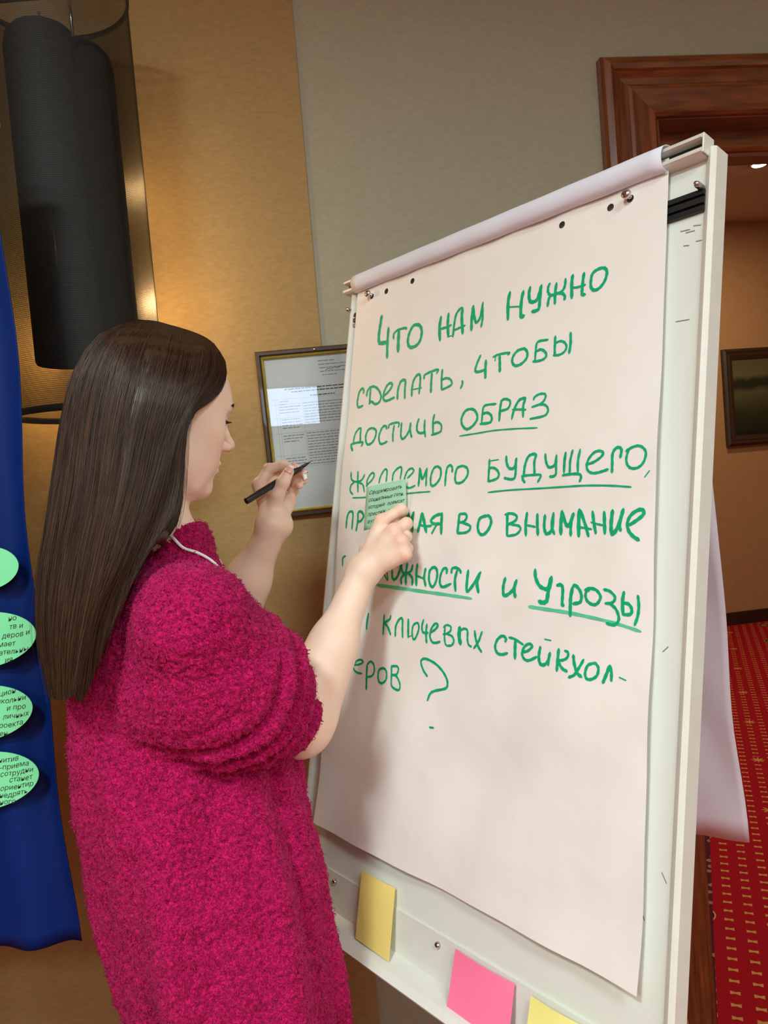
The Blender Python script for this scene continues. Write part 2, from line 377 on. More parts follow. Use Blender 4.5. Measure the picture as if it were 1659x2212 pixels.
# painting in the corridor
pc = empty('painting', CW(.04, 1.47, .04)); tag(pc, 'dark landscape oil painting in a brown frame on the corridor wall', 'painting')
pl, pr_, pb, ptop = .05, 1.15, 1.475, 2.265
def frame_bars(F, l, r, b, t, prof, m, parent, name='frame'):
    # mitred picture frame: prof = (inwards, height)
    cs = [(l, b, 1, 1), (r, b, -1, 1), (r, t, -1, -1), (l, t, 1, -1)]
    for i in range(4):
        c0, c1 = cs[i], cs[(i + 1) % 4]
        sweep(name, prof, (lambda p, c=c0: F(c[0] + c[2] * p[0], c[1] + c[3] * p[0], p[1])), (lambda p, c=c1: F(c[0] + c[2] * p[0], c[1] + c[3] * p[0], p[1])), m, parent)
frame_bars(CW, pl, pr_, pb, ptop, [(0, 0), (0, .035), (.02, .045), (.04, .035), (.05, .038), (.085, .022), (.085, 0)], MT['frame'], pc)
hexa('canvas', CW, (pl + .08, pb + .08, .006), (pr_ - .08, ptop - .08, .014), MT['painting'], pc)

# ------------------------------------------------------------ framed document
fc = np.array([WL(-.943, 1.769)]); FA = math.radians(1.35)
FW, FHt = .262, .368
def FR(x, y, n=0.):   # x right, y down from the top left corner, hung slightly askew
    xx = x * math.cos(FA) + y * math.sin(FA); yy = -x * math.sin(FA) + y * math.cos(FA)
    return WL(-.944 + xx, 1.770 - yy, .004 + n)
fd = empty('framed_document', FR(0, 0)); tag(fd, 'printed document in a dark brown and gilt frame hung slightly askew behind the flipchart', 'picture frame')
def FRb(x, y, n): return FR(x, FHt - y, n)
frame_bars(FRb, 0, FW, 0, FHt, [(0, 0), (0, .014), (.003, .018), (.009, .018), (.0125, .013), (.0125, 0)], MT['frame'], fd)
frame_bars(FRb, .012, FW - .012, .012, FHt - .012, [(0, .002), (0, .0130), (.0016, .0145), (.0028, .011), (.0040, .012), (.0052, .008), (.0052, .002)], MT['gold'], fd, 'gilt_edge')
hexa('page', FR, (.014, .014, .002), (FW - .014, FHt - .014, .004), MT['doc'], fd)
gl = hexa('glass', FR, (.015, .015, .0062), (FW - .015, FHt - .015, .0070), MT['glass'], fd)
rd = random.Random(5)
def words(x0, x1, y, h, mt, parent, name='printed_lines', store=None):
    x = x0
    while x < x1 - .003:
        w_ = min(rd.uniform(.004, .014), x1 - x)
        store.append((x, y - h / 2, x + w_, y + h / 2)); x += w_ + .0016
def quads(F, rects, n, m, name, parent):
    vs = []; fs = []
    for a, b, c, d in rects:
        k = len(vs); vs += [F(a, b, n), F(c, b, n), F(c, d, n), F(a, d, n)]; fs.append((k, k + 3, k + 2, k + 1))
    return keep(mesh(name, vs, fs, m), parent)
T = []; x0, x1 = .024, FW - .020
for i, (a, b) in enumerate([(.135, .175), (.135, .215), (.137, .185), (.137, .23), (.142, .178)]): words(a, b, .030 + i * .0078, .0018, None, None, store=T)
T2 = []
for y, a, b in ((.086, .055, .235), (.0925, .07, .235), (.1035, .11, .165)): words(a, b, y, .0024, None, None, store=T2)
def col(a, b, y0, n_, st=.0062, short=.5):
    for i in range(n_): words(a, b - (rd.random() * .01 if i < n_ - 1 else (b - a) * short * rd.random()), y0 + i * st, .0019, None, None, store=T)
col(.042, .072, .112, 2); col(.040, .090, .124, 3); col(.094, .235, .119, 8)
col(.042, .088, .152, 4); col(.042, .088, .188, 3); col(.094, .235, .186, 12)
col(.042, .088, .238, 4); col(.205, .235, .262, 5, .005)
quads(FR, T, .00425, MT['greyink'], 'printed_lines', fd)['kind'] = 'stuff'
quads(FR, T2, .00425, MT['blackink'], 'printed_heading', fd)
G = []
for y in (.107, .1185, .148, .182, .231, .259): G.append((x0, y, x1, y + .0004))
for x in (.032, .038 , .092): G.append((x, .107, x + .0004, .259))
quads(FR, G, .0042, MT['greyink'], 'table_rules', fd)
sg = [FR(a, b, .0045) for a, b in ((.150, .052), (.158, .048), (.163, .051), (.170, .046), (.178, .049), (.185, .044), (.195, .045), (.21, .041))]
tube('signature', catmull(sg, 4), .0005, MT['blueink'], fd, 5)
for x, y in ((FW / 2, .006), (FW / 2, FHt - .006)): tube('clip', [FR(x, y, .016), FR(x, y, .021)], [.0035, .002], MT['steel'], fd, 10)

# the monitor whose light shows in that glass: found by mirroring the sight lines about the glass
gn = np.cross(FR(1, 0) - FR(0, 0), FR(0, 1) - FR(0, 0)); gn /= np.linalg.norm(gn); gn = gn if gn @ (CAM - fd.location) > 0 else -gn
def mirror_hit(px, py, yplane):
    r = ray(px, py); g0 = FR(0, 0, .007); t = ((g0 - CAM) @ gn) / (r @ gn); h = CAM + r * t
    r2 = r - 2 * (r @ gn) * gn; return h + r2 * ((yplane - h[1]) / r2[1])
mc = [mirror_hit(x, y, -2.40) for x, y in ((560, 843), (684, 833), (687, 914), (575, 922))]
mx0 = min(c[0] for c in mc); mx1 = max(c[0] for c in mc); mz0 = sum(sorted(c[2] for c in mc)[:2]) / 2; mz1 = sum(sorted(c[2] for c in mc)[2:]) / 2
mo = empty('monitor', ((mx0 + mx1) / 2, -2.43, 0)); tag(mo, 'lit display screen on a stand behind the camera, mirrored in the glass', 'screen')
hexa('housing', I3, (mx0 - .02, -2.44, mz0 - .02), (mx1 + .02, -2.402, mz1 + .02), MT['blackpl'], mo, .004)
hexa('display', I3, (mx0, -2.401, mz0), (mx1, -2.399, mz1), MT['screen'], mo)
tube('pole', [((mx0 + mx1) / 2, -2.42, .02), ((mx0 + mx1) / 2, -2.42, mz0)], .02, MT['blackpl'], mo)
hexa('foot', I3, ((mx0 + mx1) / 2 - .2, -2.55, 0), ((mx0 + mx1) / 2 + .2, -2.3, .02), MT['blackpl'], mo, .004)

# ceiling lamps of the room (behind the camera; the rear two added for frontal light)
for i, (x, y, z, p_, s) in enumerate(CEIL):
    r = empty('ceiling_lamp', (x, y, CH)); tag(r, 'square lit ceiling panel ' + ['behind the camera to its left, above the woman', 'just behind and above the camera', 'added at the back right of the room for frontal light', 'added at the back left of the room for frontal light'][i], 'ceiling light', 'ceiling panels of the room')
    hexa('housing', I3, (x - s / 2 - .03, y - s / 2 - .03, 2.965), (x + s / 2 + .03, y + s / 2 + .03, CH), MT['white'], r)
    hexa('diffuser', I3, (x - s / 2, y - s / 2, 2.955), (x + s / 2, y + s / 2, 2.964), MT['lampglass'], r)

# ------------------------------------------------------------ big wall lamp
LX, LY = P(198, 895, 1.46)[0], 1.46
LR, LZ0, LZ1 = .138, P(198, 893, 1.46)[2], P(155, 84, 1.598)[2]
lamp = empty('wall_lamp', (LX, LY, LZ0)); tag(lamp, 'tall cylindrical wall lamp of sheer black net around a dark inner tube', 'lamp')
def cyl(name, x, y, z0, z1, r, m, parent, seg=96, th=.0, rings=2):
    vs = []; fs = []
    for k in range(rings):
        z = z0 + (z1 - z0) * k / (rings - 1)
        for i in range(seg):
            a = 2 * math.pi * i / seg; vs.append((x + r * math.cos(a), y + r * math.sin(a), z))
    for k in range(rings - 1):
        for i in range(seg):
            j = (i + 1) % seg; fs.append((k * seg + i, k * seg + j, (k + 1) * seg + j, (k + 1) * seg + i))
    return keep(mesh(name, vs, fs, m, smooth=True), parent)
cyl('net_shade', LX, LY, LZ0, LZ1, LR, MT['net'], lamp)
def torus(name, c, R_, r_, m, parent, seg=64, s2=8, flat=1.):
    vs = []; fs = []
    for i in range(seg):
        a = 2 * math.pi * i / seg
        for k in range(s2):
            b = 2 * math.pi * k / s2; rr = R_ + r_ * math.cos(b)
            vs.append((c[0] + rr * math.cos(a), c[1] + rr * math.sin(a), c[2] + flat * r_ * math.sin(b)))
    for i in range(seg):
        for k in range(s2):
            fs.append((i * s2 + k, ((i + 1) % seg) * s2 + k, ((i + 1) % seg) * s2 + (k + 1) % s2, i * s2 + (k + 1) % s2))
    return keep(mesh(name, vs, fs, m, smooth=True), parent)
torus('rim_ring', (LX, LY, LZ0), LR, .0028, MT['ring'], lamp, flat=2.2); torus('rim_ring', (LX, LY, LZ1), LR, .0028, MT['ring'], lamp, flat=2.2)
# two inner opaque tubes with rounded shoulders
def inner_tube(px0, py0, px1, py1, dep, IR):
    q0, q1 = P(px0, py0, dep), P(px1, py1, dep); ix = (q0[0] + q1[0]) / 2; IZ0, IZ1 = q1[2], q0[2]
    vs = []; fs = []; seg = 64
    prof = [(IR * .97, IZ0), (IR, IZ0 + .004), (IR, IZ1 - .035), (IR * .93, IZ1 - .012), (IR * .78, IZ1), (0.001, IZ1)]
    for r_, z_ in prof:
        for i in range(seg):
            a = 2 * math.pi * i / seg; vs.append((ix + r_ * math.cos(a), dep + r_ * math.sin(a), z_))
    for k in range(len(prof) - 1):
        for i in range(seg):
            j = (i + 1) % seg; fs.append((k * seg + i, k * seg + j, (k + 1) * seg + j, (k + 1) * seg + i))
    keep(mesh('inner_shade', vs, fs, MT['blackfab'], smooth=True), lamp)
    tube('suspension_rod', [(ix, dep, IZ1), (ix, dep, LZ1)], .003, MT['steel'], lamp)
inner_tube(163, 112, 226, 787, 1.405, .064)
inner_tube(98, 70, 152, 787, 1.505, .070)
tube('slit_gleam', [P(116, 432, 1.425), P(120, 460, 1.425), P(125, 492, 1.425)], [.0008, .0032, .0012], MT['slit_glow'], lamp, 8)  # glowing sliver added as the light gleaming between the two tubes
tube('slit_gleam_low', [P(118, 494, 1.425), P(121, 540, 1.425), P(124, 570, 1.425), P(132, 580, 1.425)], [.002, .0018, .0018, .001], MT['slit_gold'], lamp, 8)  # lower, fainter end of that gleam as a gold-coloured sliver
hexa('cross_bar', I3, (LX - LR, LY - .004, LZ1 - .004), (LX + LR, LY + .004, LZ1 + .004), MT['ring'], lamp)
wy = WL((LX - W0[0]) / Wt[0], 0)[1]
for z in (LZ0 + .10, LZ1 - .06):
    hexa('wall_bracket', I3, (LX - .012, LY + LR - .004, z - .01), (LX + .012, wy + .004, z + .01), MT['ring'], lamp)
hexa('wall_plate', I3, (LX - .03, wy - .012, LZ0 + .05), (LX + .03, wy + .003, LZ1 - .02), MT['ring'], lamp)
gz = P(300, 650, 1.55)[2]
for x, y, z, e in ((P(272, 640, 1.556)[0], 1.556, gz, 5.0), (P(236, 400, 1.556)[0], 1.562, P(236, 400, 1.556)[2], 1.2), (P(120, 745, 1.592)[0], 1.592, P(120, 745, 1.592)[2], 2.4)):
    tube('bulb', [(x, y, z - .03), (x, y, z - .015), (x, y, z + .015), (x, y, z + .03)], [.004, .009, .009, .004], MT['bulb'], lamp, 12)
    light('lamp_glow', 'POINT', (x - .0, y - .013, z), e, (1, .66, .30), .012)

# ------------------------------------------------------------ blue banner with green cards
e0 = P(0, 480, 1.15); e1 = P(155, 2030, 1.15)
BX = (e0[0] + e1[0]) / 2; BZ0, BZ1 = P(60, 2040, 1.15)[2], 2.05; BW = .95
BA = math.radians(4)
def BN(s, z, n=0.):  # s leftwards from the right edge
    return np.array([BX - s * math.cos(BA), 1.15 - s * math.sin(BA), z]) + n * np.array([math.sin(BA), -math.cos(BA), 0])
def fold(s, z):
    t = (BZ1 - z) / (BZ1 - BZ0)
    return .016 * math.sin(s * 60 + 2.2 + 1.6 * t) * (.35 + .65 * t) * math.exp(-s * 7) + .006 * math.sin(s * 17 + z * 3) + .004 * math.sin(z * 9 + s * 11) * t
nx, nz_ = 70, 60
vs = []; fs = []
for j in range(nz_ + 1):
    z = BZ1 + (BZ0 - BZ1) * j / nz_
    for i in range(nx + 1):
        s = BW * (i / nx) ** 1.5
        edge = .006 * math.sin(z * 6) + (.004 * math.sin(z * 14))
        vs.append(BN(s + (edge if i == 0 else edge * math.exp(-s * 12)), z + ((.012 * s / BW * 3 - .004) if j == nz_ else 0), fold(s, z)))
for j in range(nz_):
    for i in range(nx):
        a = j * (nx + 1) + i; fs.append((a, a + 1, a + nx + 2, a + nx + 1))
bn = empty('blue_banner', BN(BW / 2, 0)); tag(bn, 'blue satin cloth banner hanging at the left edge with green cards on it', 'banner')
cl = keep(mesh('cloth', vs, fs, MT['blue'], smooth=True), bn); m = cl.modifiers.new('s', 'SOLIDIFY'); m.thickness = .0015
tube('top_rail', [BN(-.01, BZ1, -.012), BN(BW, BZ1, -.012)], .011, MT['rail'], bn)
tube('pole', [BN(BW / 2, .02, -.03), BN(BW / 2, BZ1, -.03)], .012, MT['rail'], bn)
hexa('foot', lambda x, y, z: BN(BW / 2 + x, z, -.03 + y), (-.16, -.16, 0), (.16, .16, .02), MT['blackpl'], bn, .004)

def text_mesh(name, body, size, m, parent, place, shear=.25, bold=0.0, sx=1.0):
    """hand-set line of writing: place(x, y) -> world, baseline starts at 0,0"""
    cu = bpy.data.curves.new(name, 'FONT'); cu.body = body; cu.size = size; cu.shear = shear; cu.offset = bold; cu.resolution_u = 2
    to = bpy.data.objects.new(name, cu); scene.collection.objects.link(to)
    dg = bpy.context.evaluated_depsgraph_get(); me = bpy.data.meshes.new_from_object(to.evaluated_get(dg))
    bpy.data.objects.remove(to)
    n_ = len(me.vertices)
    for v in me.vertices:
        x, y = v.co.x * sx, v.co.y
        y += size * .06 * math.sin(x / size * 2.1); v.co = Vector(tuple(map(float, place(x, y))))
    me.materials.clear(); me.materials.append(m)
    o = bpy.data.objects.new(name, me); link(o); keep(o, parent); return o

cards = [((-30, 1228), 68, 46, [], 'mint green oval card highest on the blue banner, mostly outside the picture'),
         ((-40, 1384), 115, 60, ['но', 'тв и', 'деров и', 'мает', 'разовательны', 'ия'], 'mint green oval card second from the top on the blue banner'),
         ((-42, 1542), 110, 60, ['лекцион', 'школьни', 'и про', 'личных', 'проекта', 'цен-'], 'mint green oval card second from the bottom on the blue banner'),
         ((-36, 1688), 118, 63, ['гнитив', 'е-приема', 'сотрудни', 'станет', 'ориентир', 'внедрять', 'ного'], 'mint green oval card lowest on the blue banner')]
def onbanner(px, py, h=.014):
    n = np.array([math.sin(BA), -math.cos(BA), 0]); p0 = BN(0, 0, h); r = ray(px, py)
    return CAM + r * (((p0 - CAM) @ n) / (r @ n))
for (cx_, cy_), hw, hh, lines, lab in cards:
    c = onbanner(cx_, cy_); rx, rz = hw / FPX * 1.15, hh / FPX * 1.15
    bs = np.array([math.cos(BA), math.sin(BA), 0]); bnn = np.array([math.sin(BA), -math.cos(BA), 0])
    tilt = math.radians(4)
    def CP(x, z, n=0., c=c): return c + bs * (x * math.cos(tilt) - z * math.sin(tilt)) + np.array([0, 0, 1.]) * (x * math.sin(tilt) + z * math.cos(tilt)) + bnn * n
    ring_ = []
    for k in range(48):
        a = 2 * math.pi * k / 48; ca, sa = math.cos(a), math.sin(a)
        e_ = 1.05
        ring_.append((rx * math.copysign(abs(ca) ** 1.0, ca), rz * math.copysign(abs(sa) ** e_, sa)))
    o = sweep('oval_card', ring_, (lambda p: CP(p[0], p[1], 0)), (lambda p: CP(p[0], p[1], .0008)), MT['oval'])
    r = empty('green_card', c); tag(r, lab, 'card', 'green cards on the blue banner'); keep(o, r); o.name = 'card_face'
    for i, t in enumerate(lines):
        y = rz * .62 - i * rz * (1.45 / max(1, len(lines) - 1)) if len(lines) > 1 else 0
        size = .0108
        # right-aligned ragged ends: the start of each line lies outside the frame
        w0 = len(t) * size * .52
        xe = rx * math.sqrt(max(.05, 1 - (y / rz) ** 2)) * .86 if t != 'мает' else rx * .55
        x_ = xe - w0
        text_mesh('handwriting', t, size, MT['blackink'], r, (lambda x, yy, x_=x_, y=y: CP(x_ + x, y + yy - .004, .0011)), .3, 0.0)

# ------------------------------------------------------------ flipchart easel
from mathutils.geometry import delaunay_2d_cdt
fl = empty('flipchart', (B(.33, 1.0, -.2)[0], B(.33, 1.0, -.2)[1], 0)); tag(fl, 'white flipchart easel with lacquered metal frame leaning back in the doorway corner', 'flipchart')
BU0, BU1, BV0, BV1 = -.018, .692, .004, 1.10
hexa('board', B, (BU0 + .002, BV0, -.026), (BU1 - .002, BV1, -.009), MT['board'], fl)
railp = [(0, -.030), (0, -.004), (.002, -.001), (.006, -.0), (.010, -.003), (.014, -.0075), (.016, -.009), (.016, -.030)]
# edge rails: rounded outer lip, hollow slope to the board
sweep('edge_rail', railp, (lambda p: B(BU0 - .006 + p[0], BV0 - .01, p[1])), (lambda p: B(BU0 - .006 + p[0], BV1, p[1])), MT['alu'], fl)
sweep('edge_rail', railp, (lambda p: B(BU1 + .008 - p[0], BV0 - .01, p[1])), (lambda p: B(BU1 + .008 - p[0], BV1, p[1])), MT['alu'], fl)
# clamp bar along the top: a channel with two lips
cp = [(-.021, -.016), (-.0225, .004), (-.021, .010), (-.018, .013), (-.0155, .012), (-.0145, .008), (-.0145, -.006), (-.003, -.008), (-.003, .006), (-.0035, .010), (-.001, .0125), (.002, .0115), (.004, .007), (.004, -.016)]
sweep('clamp_bar', cp, (lambda p: B(-.034, p[0], p[1])), (lambda p: B(.688, p[0], p[1])), MT['alu'], fl)
hexa('recess_shade', B, (-.033, -.0140, -.0055), (.6875, -.0035, -.0005), MT['blackpl'], fl)  # dark fill standing in for the shade inside the channel
hexa('bar_end', B, (.6882, -.0215, -.014), (.6905, .0035, .0105), MT['alu'], fl, .001)
# slide for the paper pad: black grooved plastic
gp = [(.042, -.010), (.042, -.004), (.049, -.003), (.050, -.0075), (.0515, -.0075), (.0525, -.003), (.060, -.003), (.061, -.0075), (.0625, -.0075), (.0635, -.003), (.070, -.004), (.070, -.010)]
sweep('pad_slide', gp, (lambda p: B(-.024, p[0], p[1])), (lambda p: B(.686, p[0], p[1])), MT['blackpl'], fl)
for u, v in ((.682, .040), (-.021, .036)):
    k = keep(tube('knob', [B(u, v, -.006), B(u, v, .006), B(u, v, .010)], [.004, .004, .0025], MT['steel'], None, 14), fl)
HK = [(.0455, .0235), (.5875, .0225)]
for u, v in HK:
    h_ = empty('hook', (0, 0, 0)); keep(h_, fl)
    bpy.data.objects.remove(h_)
    tube('hook', [B(u, v, -.006), B(u, v - .001, .008)], .0028, MT['steel'], fl, 12)
    tube('hook_head', [B(u, v - .001, .0075), B(u, v - .001, .0095), B(u, v - .0012, .014), B(u, v - .0012, .0155)], [.0045, .0062, .0062, .003], MT['steel'], fl, 14)
# pen tray: back plate with screws and a shelf that juts out
tp = [(1.046, -.0085), (1.046, -.0065), (1.108, -.0065), (1.118, .026), (1.126, .036), (1.129, .034), (1.121, .023), (1.112, -.0085)]
sweep('pen_tray', tp, (lambda p: B(-.022, p[0], p[1])), (lambda p: B(.62, p[0], p[1])), MT['alu'], fl)
for u in (.0795, .3345, .59):
    tube('screw', [B(u, 1.061, -.0066), B(u, 1.061, -.003), B(u, 1.061, -.001)], [.0048, .0046, .002], MT['steel'], fl, 14)
# legs
def leg(top, foot, name='leg'):
    o = tube(name, [top, foot + (np.array(top) - foot) * .012], .013, MT['alu'], fl, 14)
    tube('foot_cap', [np.array(foot) + [0, 0, .0], np.array(foot) + (np.array(top) - foot) * .03], .016, MT['blackpl'], fl, 14)
tz = (TL[2] - .0) / -Vv[2]
for u in (.03, .645): leg(B(u, .9, -.042), B(u, tz * .998 - .0, -.042) * [1, 1, 0] + [0, 0, .002])
pt = B(.32, .02, -.045); leg(pt, np.array([pt[0] + .36, pt[1] + .30, .002]))
hexa('cross_brace', B, (0, 1.02, -.045), (.67, 1.05, -.028), MT['alu'], fl, .002)
hexa('hinge_block', B, (.27, .0, -.06), (.37, .06, -.026), MT['alu'], fl, .003)
# scuffs and stray marks on the enamel
sc = random.Random(3)
for k, (u, v, l, a) in enumerate([(.655, .085, .013, .1), (.662, .089, .012, .05), (.672, .083, .010, .2), (.66, .105, .008, .2), (.676, .104, .008, .1), (.655, .20, .018, .05), (.66, .60, .010, -.8), (.674, .845, .012, 1.0), (.654, .90, .005, 1.2), (.668, 1.02, .010, .1)]):
    quads(lambda x, y, n, u=u, v=v, a=a: B(u + x * math.cos(a) - y * math.sin(a), v + x * math.sin(a) + y * math.cos(a), n), [(0, 0, l, .0011)], -.0085, MT['greyink'], 'scuff', fl)

# ------------------------------------------------------------ written sheet
PWD, PH = .6405, .9795
def wav(u, v):
    """height of the sheet off the pad plane: loose at the bottom corners, soft ripples"""
    b = max(0., v - .10)
    e = 0.0022 * math.sin(u * 21 + v * 4) * min(1, b * 3) + .0016 * math.sin(v * 17 - u * 9 + 1) * min(1, b * 4) + .0010 * math.sin(u * 47 + v * 22) * min(1, b * 3)
    e += .0011 * math.sin(u * 9 + v * 38 + 2) * min(1, b * 3)
    lift = .010 * max(0, v - .75) ** 2 / .0625 * (.6 + .4 * math.cos(u * 8))
    edge = .004 * max(0, u - .56) / .08 * min(1, b * 2)
    return .0015 + e + lift + edge
def SHT(u, v, n=0.):   # the sheet hangs turned by a degree, so its foot drifts to the right
    return B(u + .0216 * v / .98, v, wav(u, v) + n)
HOLES = [(.0455, .0245), (.0875, .0252), (.1585, .0243), (.4775, .0243), (.5570, .0255), (.5868, .0236)]
HR = .0052
pts = []; edges = []
def addp(x, y): pts.append(Vector((x, y))); return len(pts) - 1
gx, gy = 52, 76
for j in range(gy + 1):
    for i in range(gx + 1):
        x, y = PWD * i / gx, -.012 + (PH + .012) * j / gy
        if any((x - a) ** 2 + (y - b) ** 2 < (HR * 1.7) ** 2 for a, b in HOLES): continue
        addp(x, y)
for a, b in HOLES:
    s0 = len(pts)
    for k in range(16): addp(a + HR * math.cos(k * math.pi / 8), b + HR * math.sin(k * math.pi / 8))
    edges += [(s0 + k, s0 + (k + 1) % 16) for k in range(16)]
v2, e2, f2, _, _, _ = delaunay_2d_cdt(pts, edges, [], 0, 1e-6)
ff = []
for f in f2:
    c = (v2[f[0]] + v2[f[1]] + v2[f[2]]) / 3
    if not any((c.x - a) ** 2 + (c.y - b) ** 2 < (HR * .97) ** 2 for a, b in HOLES): ff.append(f)
sh = empty('written_sheet', B(PWD / 2, PH, 0)); tag(sh, 'large white paper sheet with green handwriting hanging on the flipchart', 'paper sheet')
so = keep(mesh('page', [SHT(p.x, p.y) for p in v2], ff, MT['paper'], smooth=True), sh)

def ribbon(pts_uv, wd, F, lift, taper=1.0):
    q = catmull([np.array([a, b, 0.]) for a, b in pts_uv], 6); vs = []; fs = []
    n = len(q)
    for i, p in enumerate(q):
        t = q[min(i + 1, n - 1)] - q[max(i - 1, 0)]; t /= np.linalg.norm(t) + 1e-9
        s = np.array([-t[1], t[0], 0]) * wd / 2
        k = i / (n - 1); f_ = 1.0
        if i == 0 or i == n - 1: f_ = .62
        f_ *= 1 - (1 - taper) * k
        f_ *= .92 + .10 * math.sin(i * 1.3 + pts_uv[0][0] * 300)
        a, b = p + s * f_, p - s * f_
        vs += [F(a[0], a[1], lift), F(b[0], b[1], lift)]
    for i in range(n - 1): fs.append((2 * i, 2 * i + 1, 2 * i + 3, 2 * i + 2))
    # round ends
    for i, sg in ((0, -1), (n - 1, 1)):
        t = q[min(i + 1, n - 1)] - q[max(i - 1, 0)]; t /= np.linalg.norm(t) + 1e-9
        tip = q[i] + t * sg * wd * .28; k = len(vs); vs.append(F(tip[0], tip[1], lift)); fs.append((2 * i, 2 * i + 1, k))
    return vs, fs
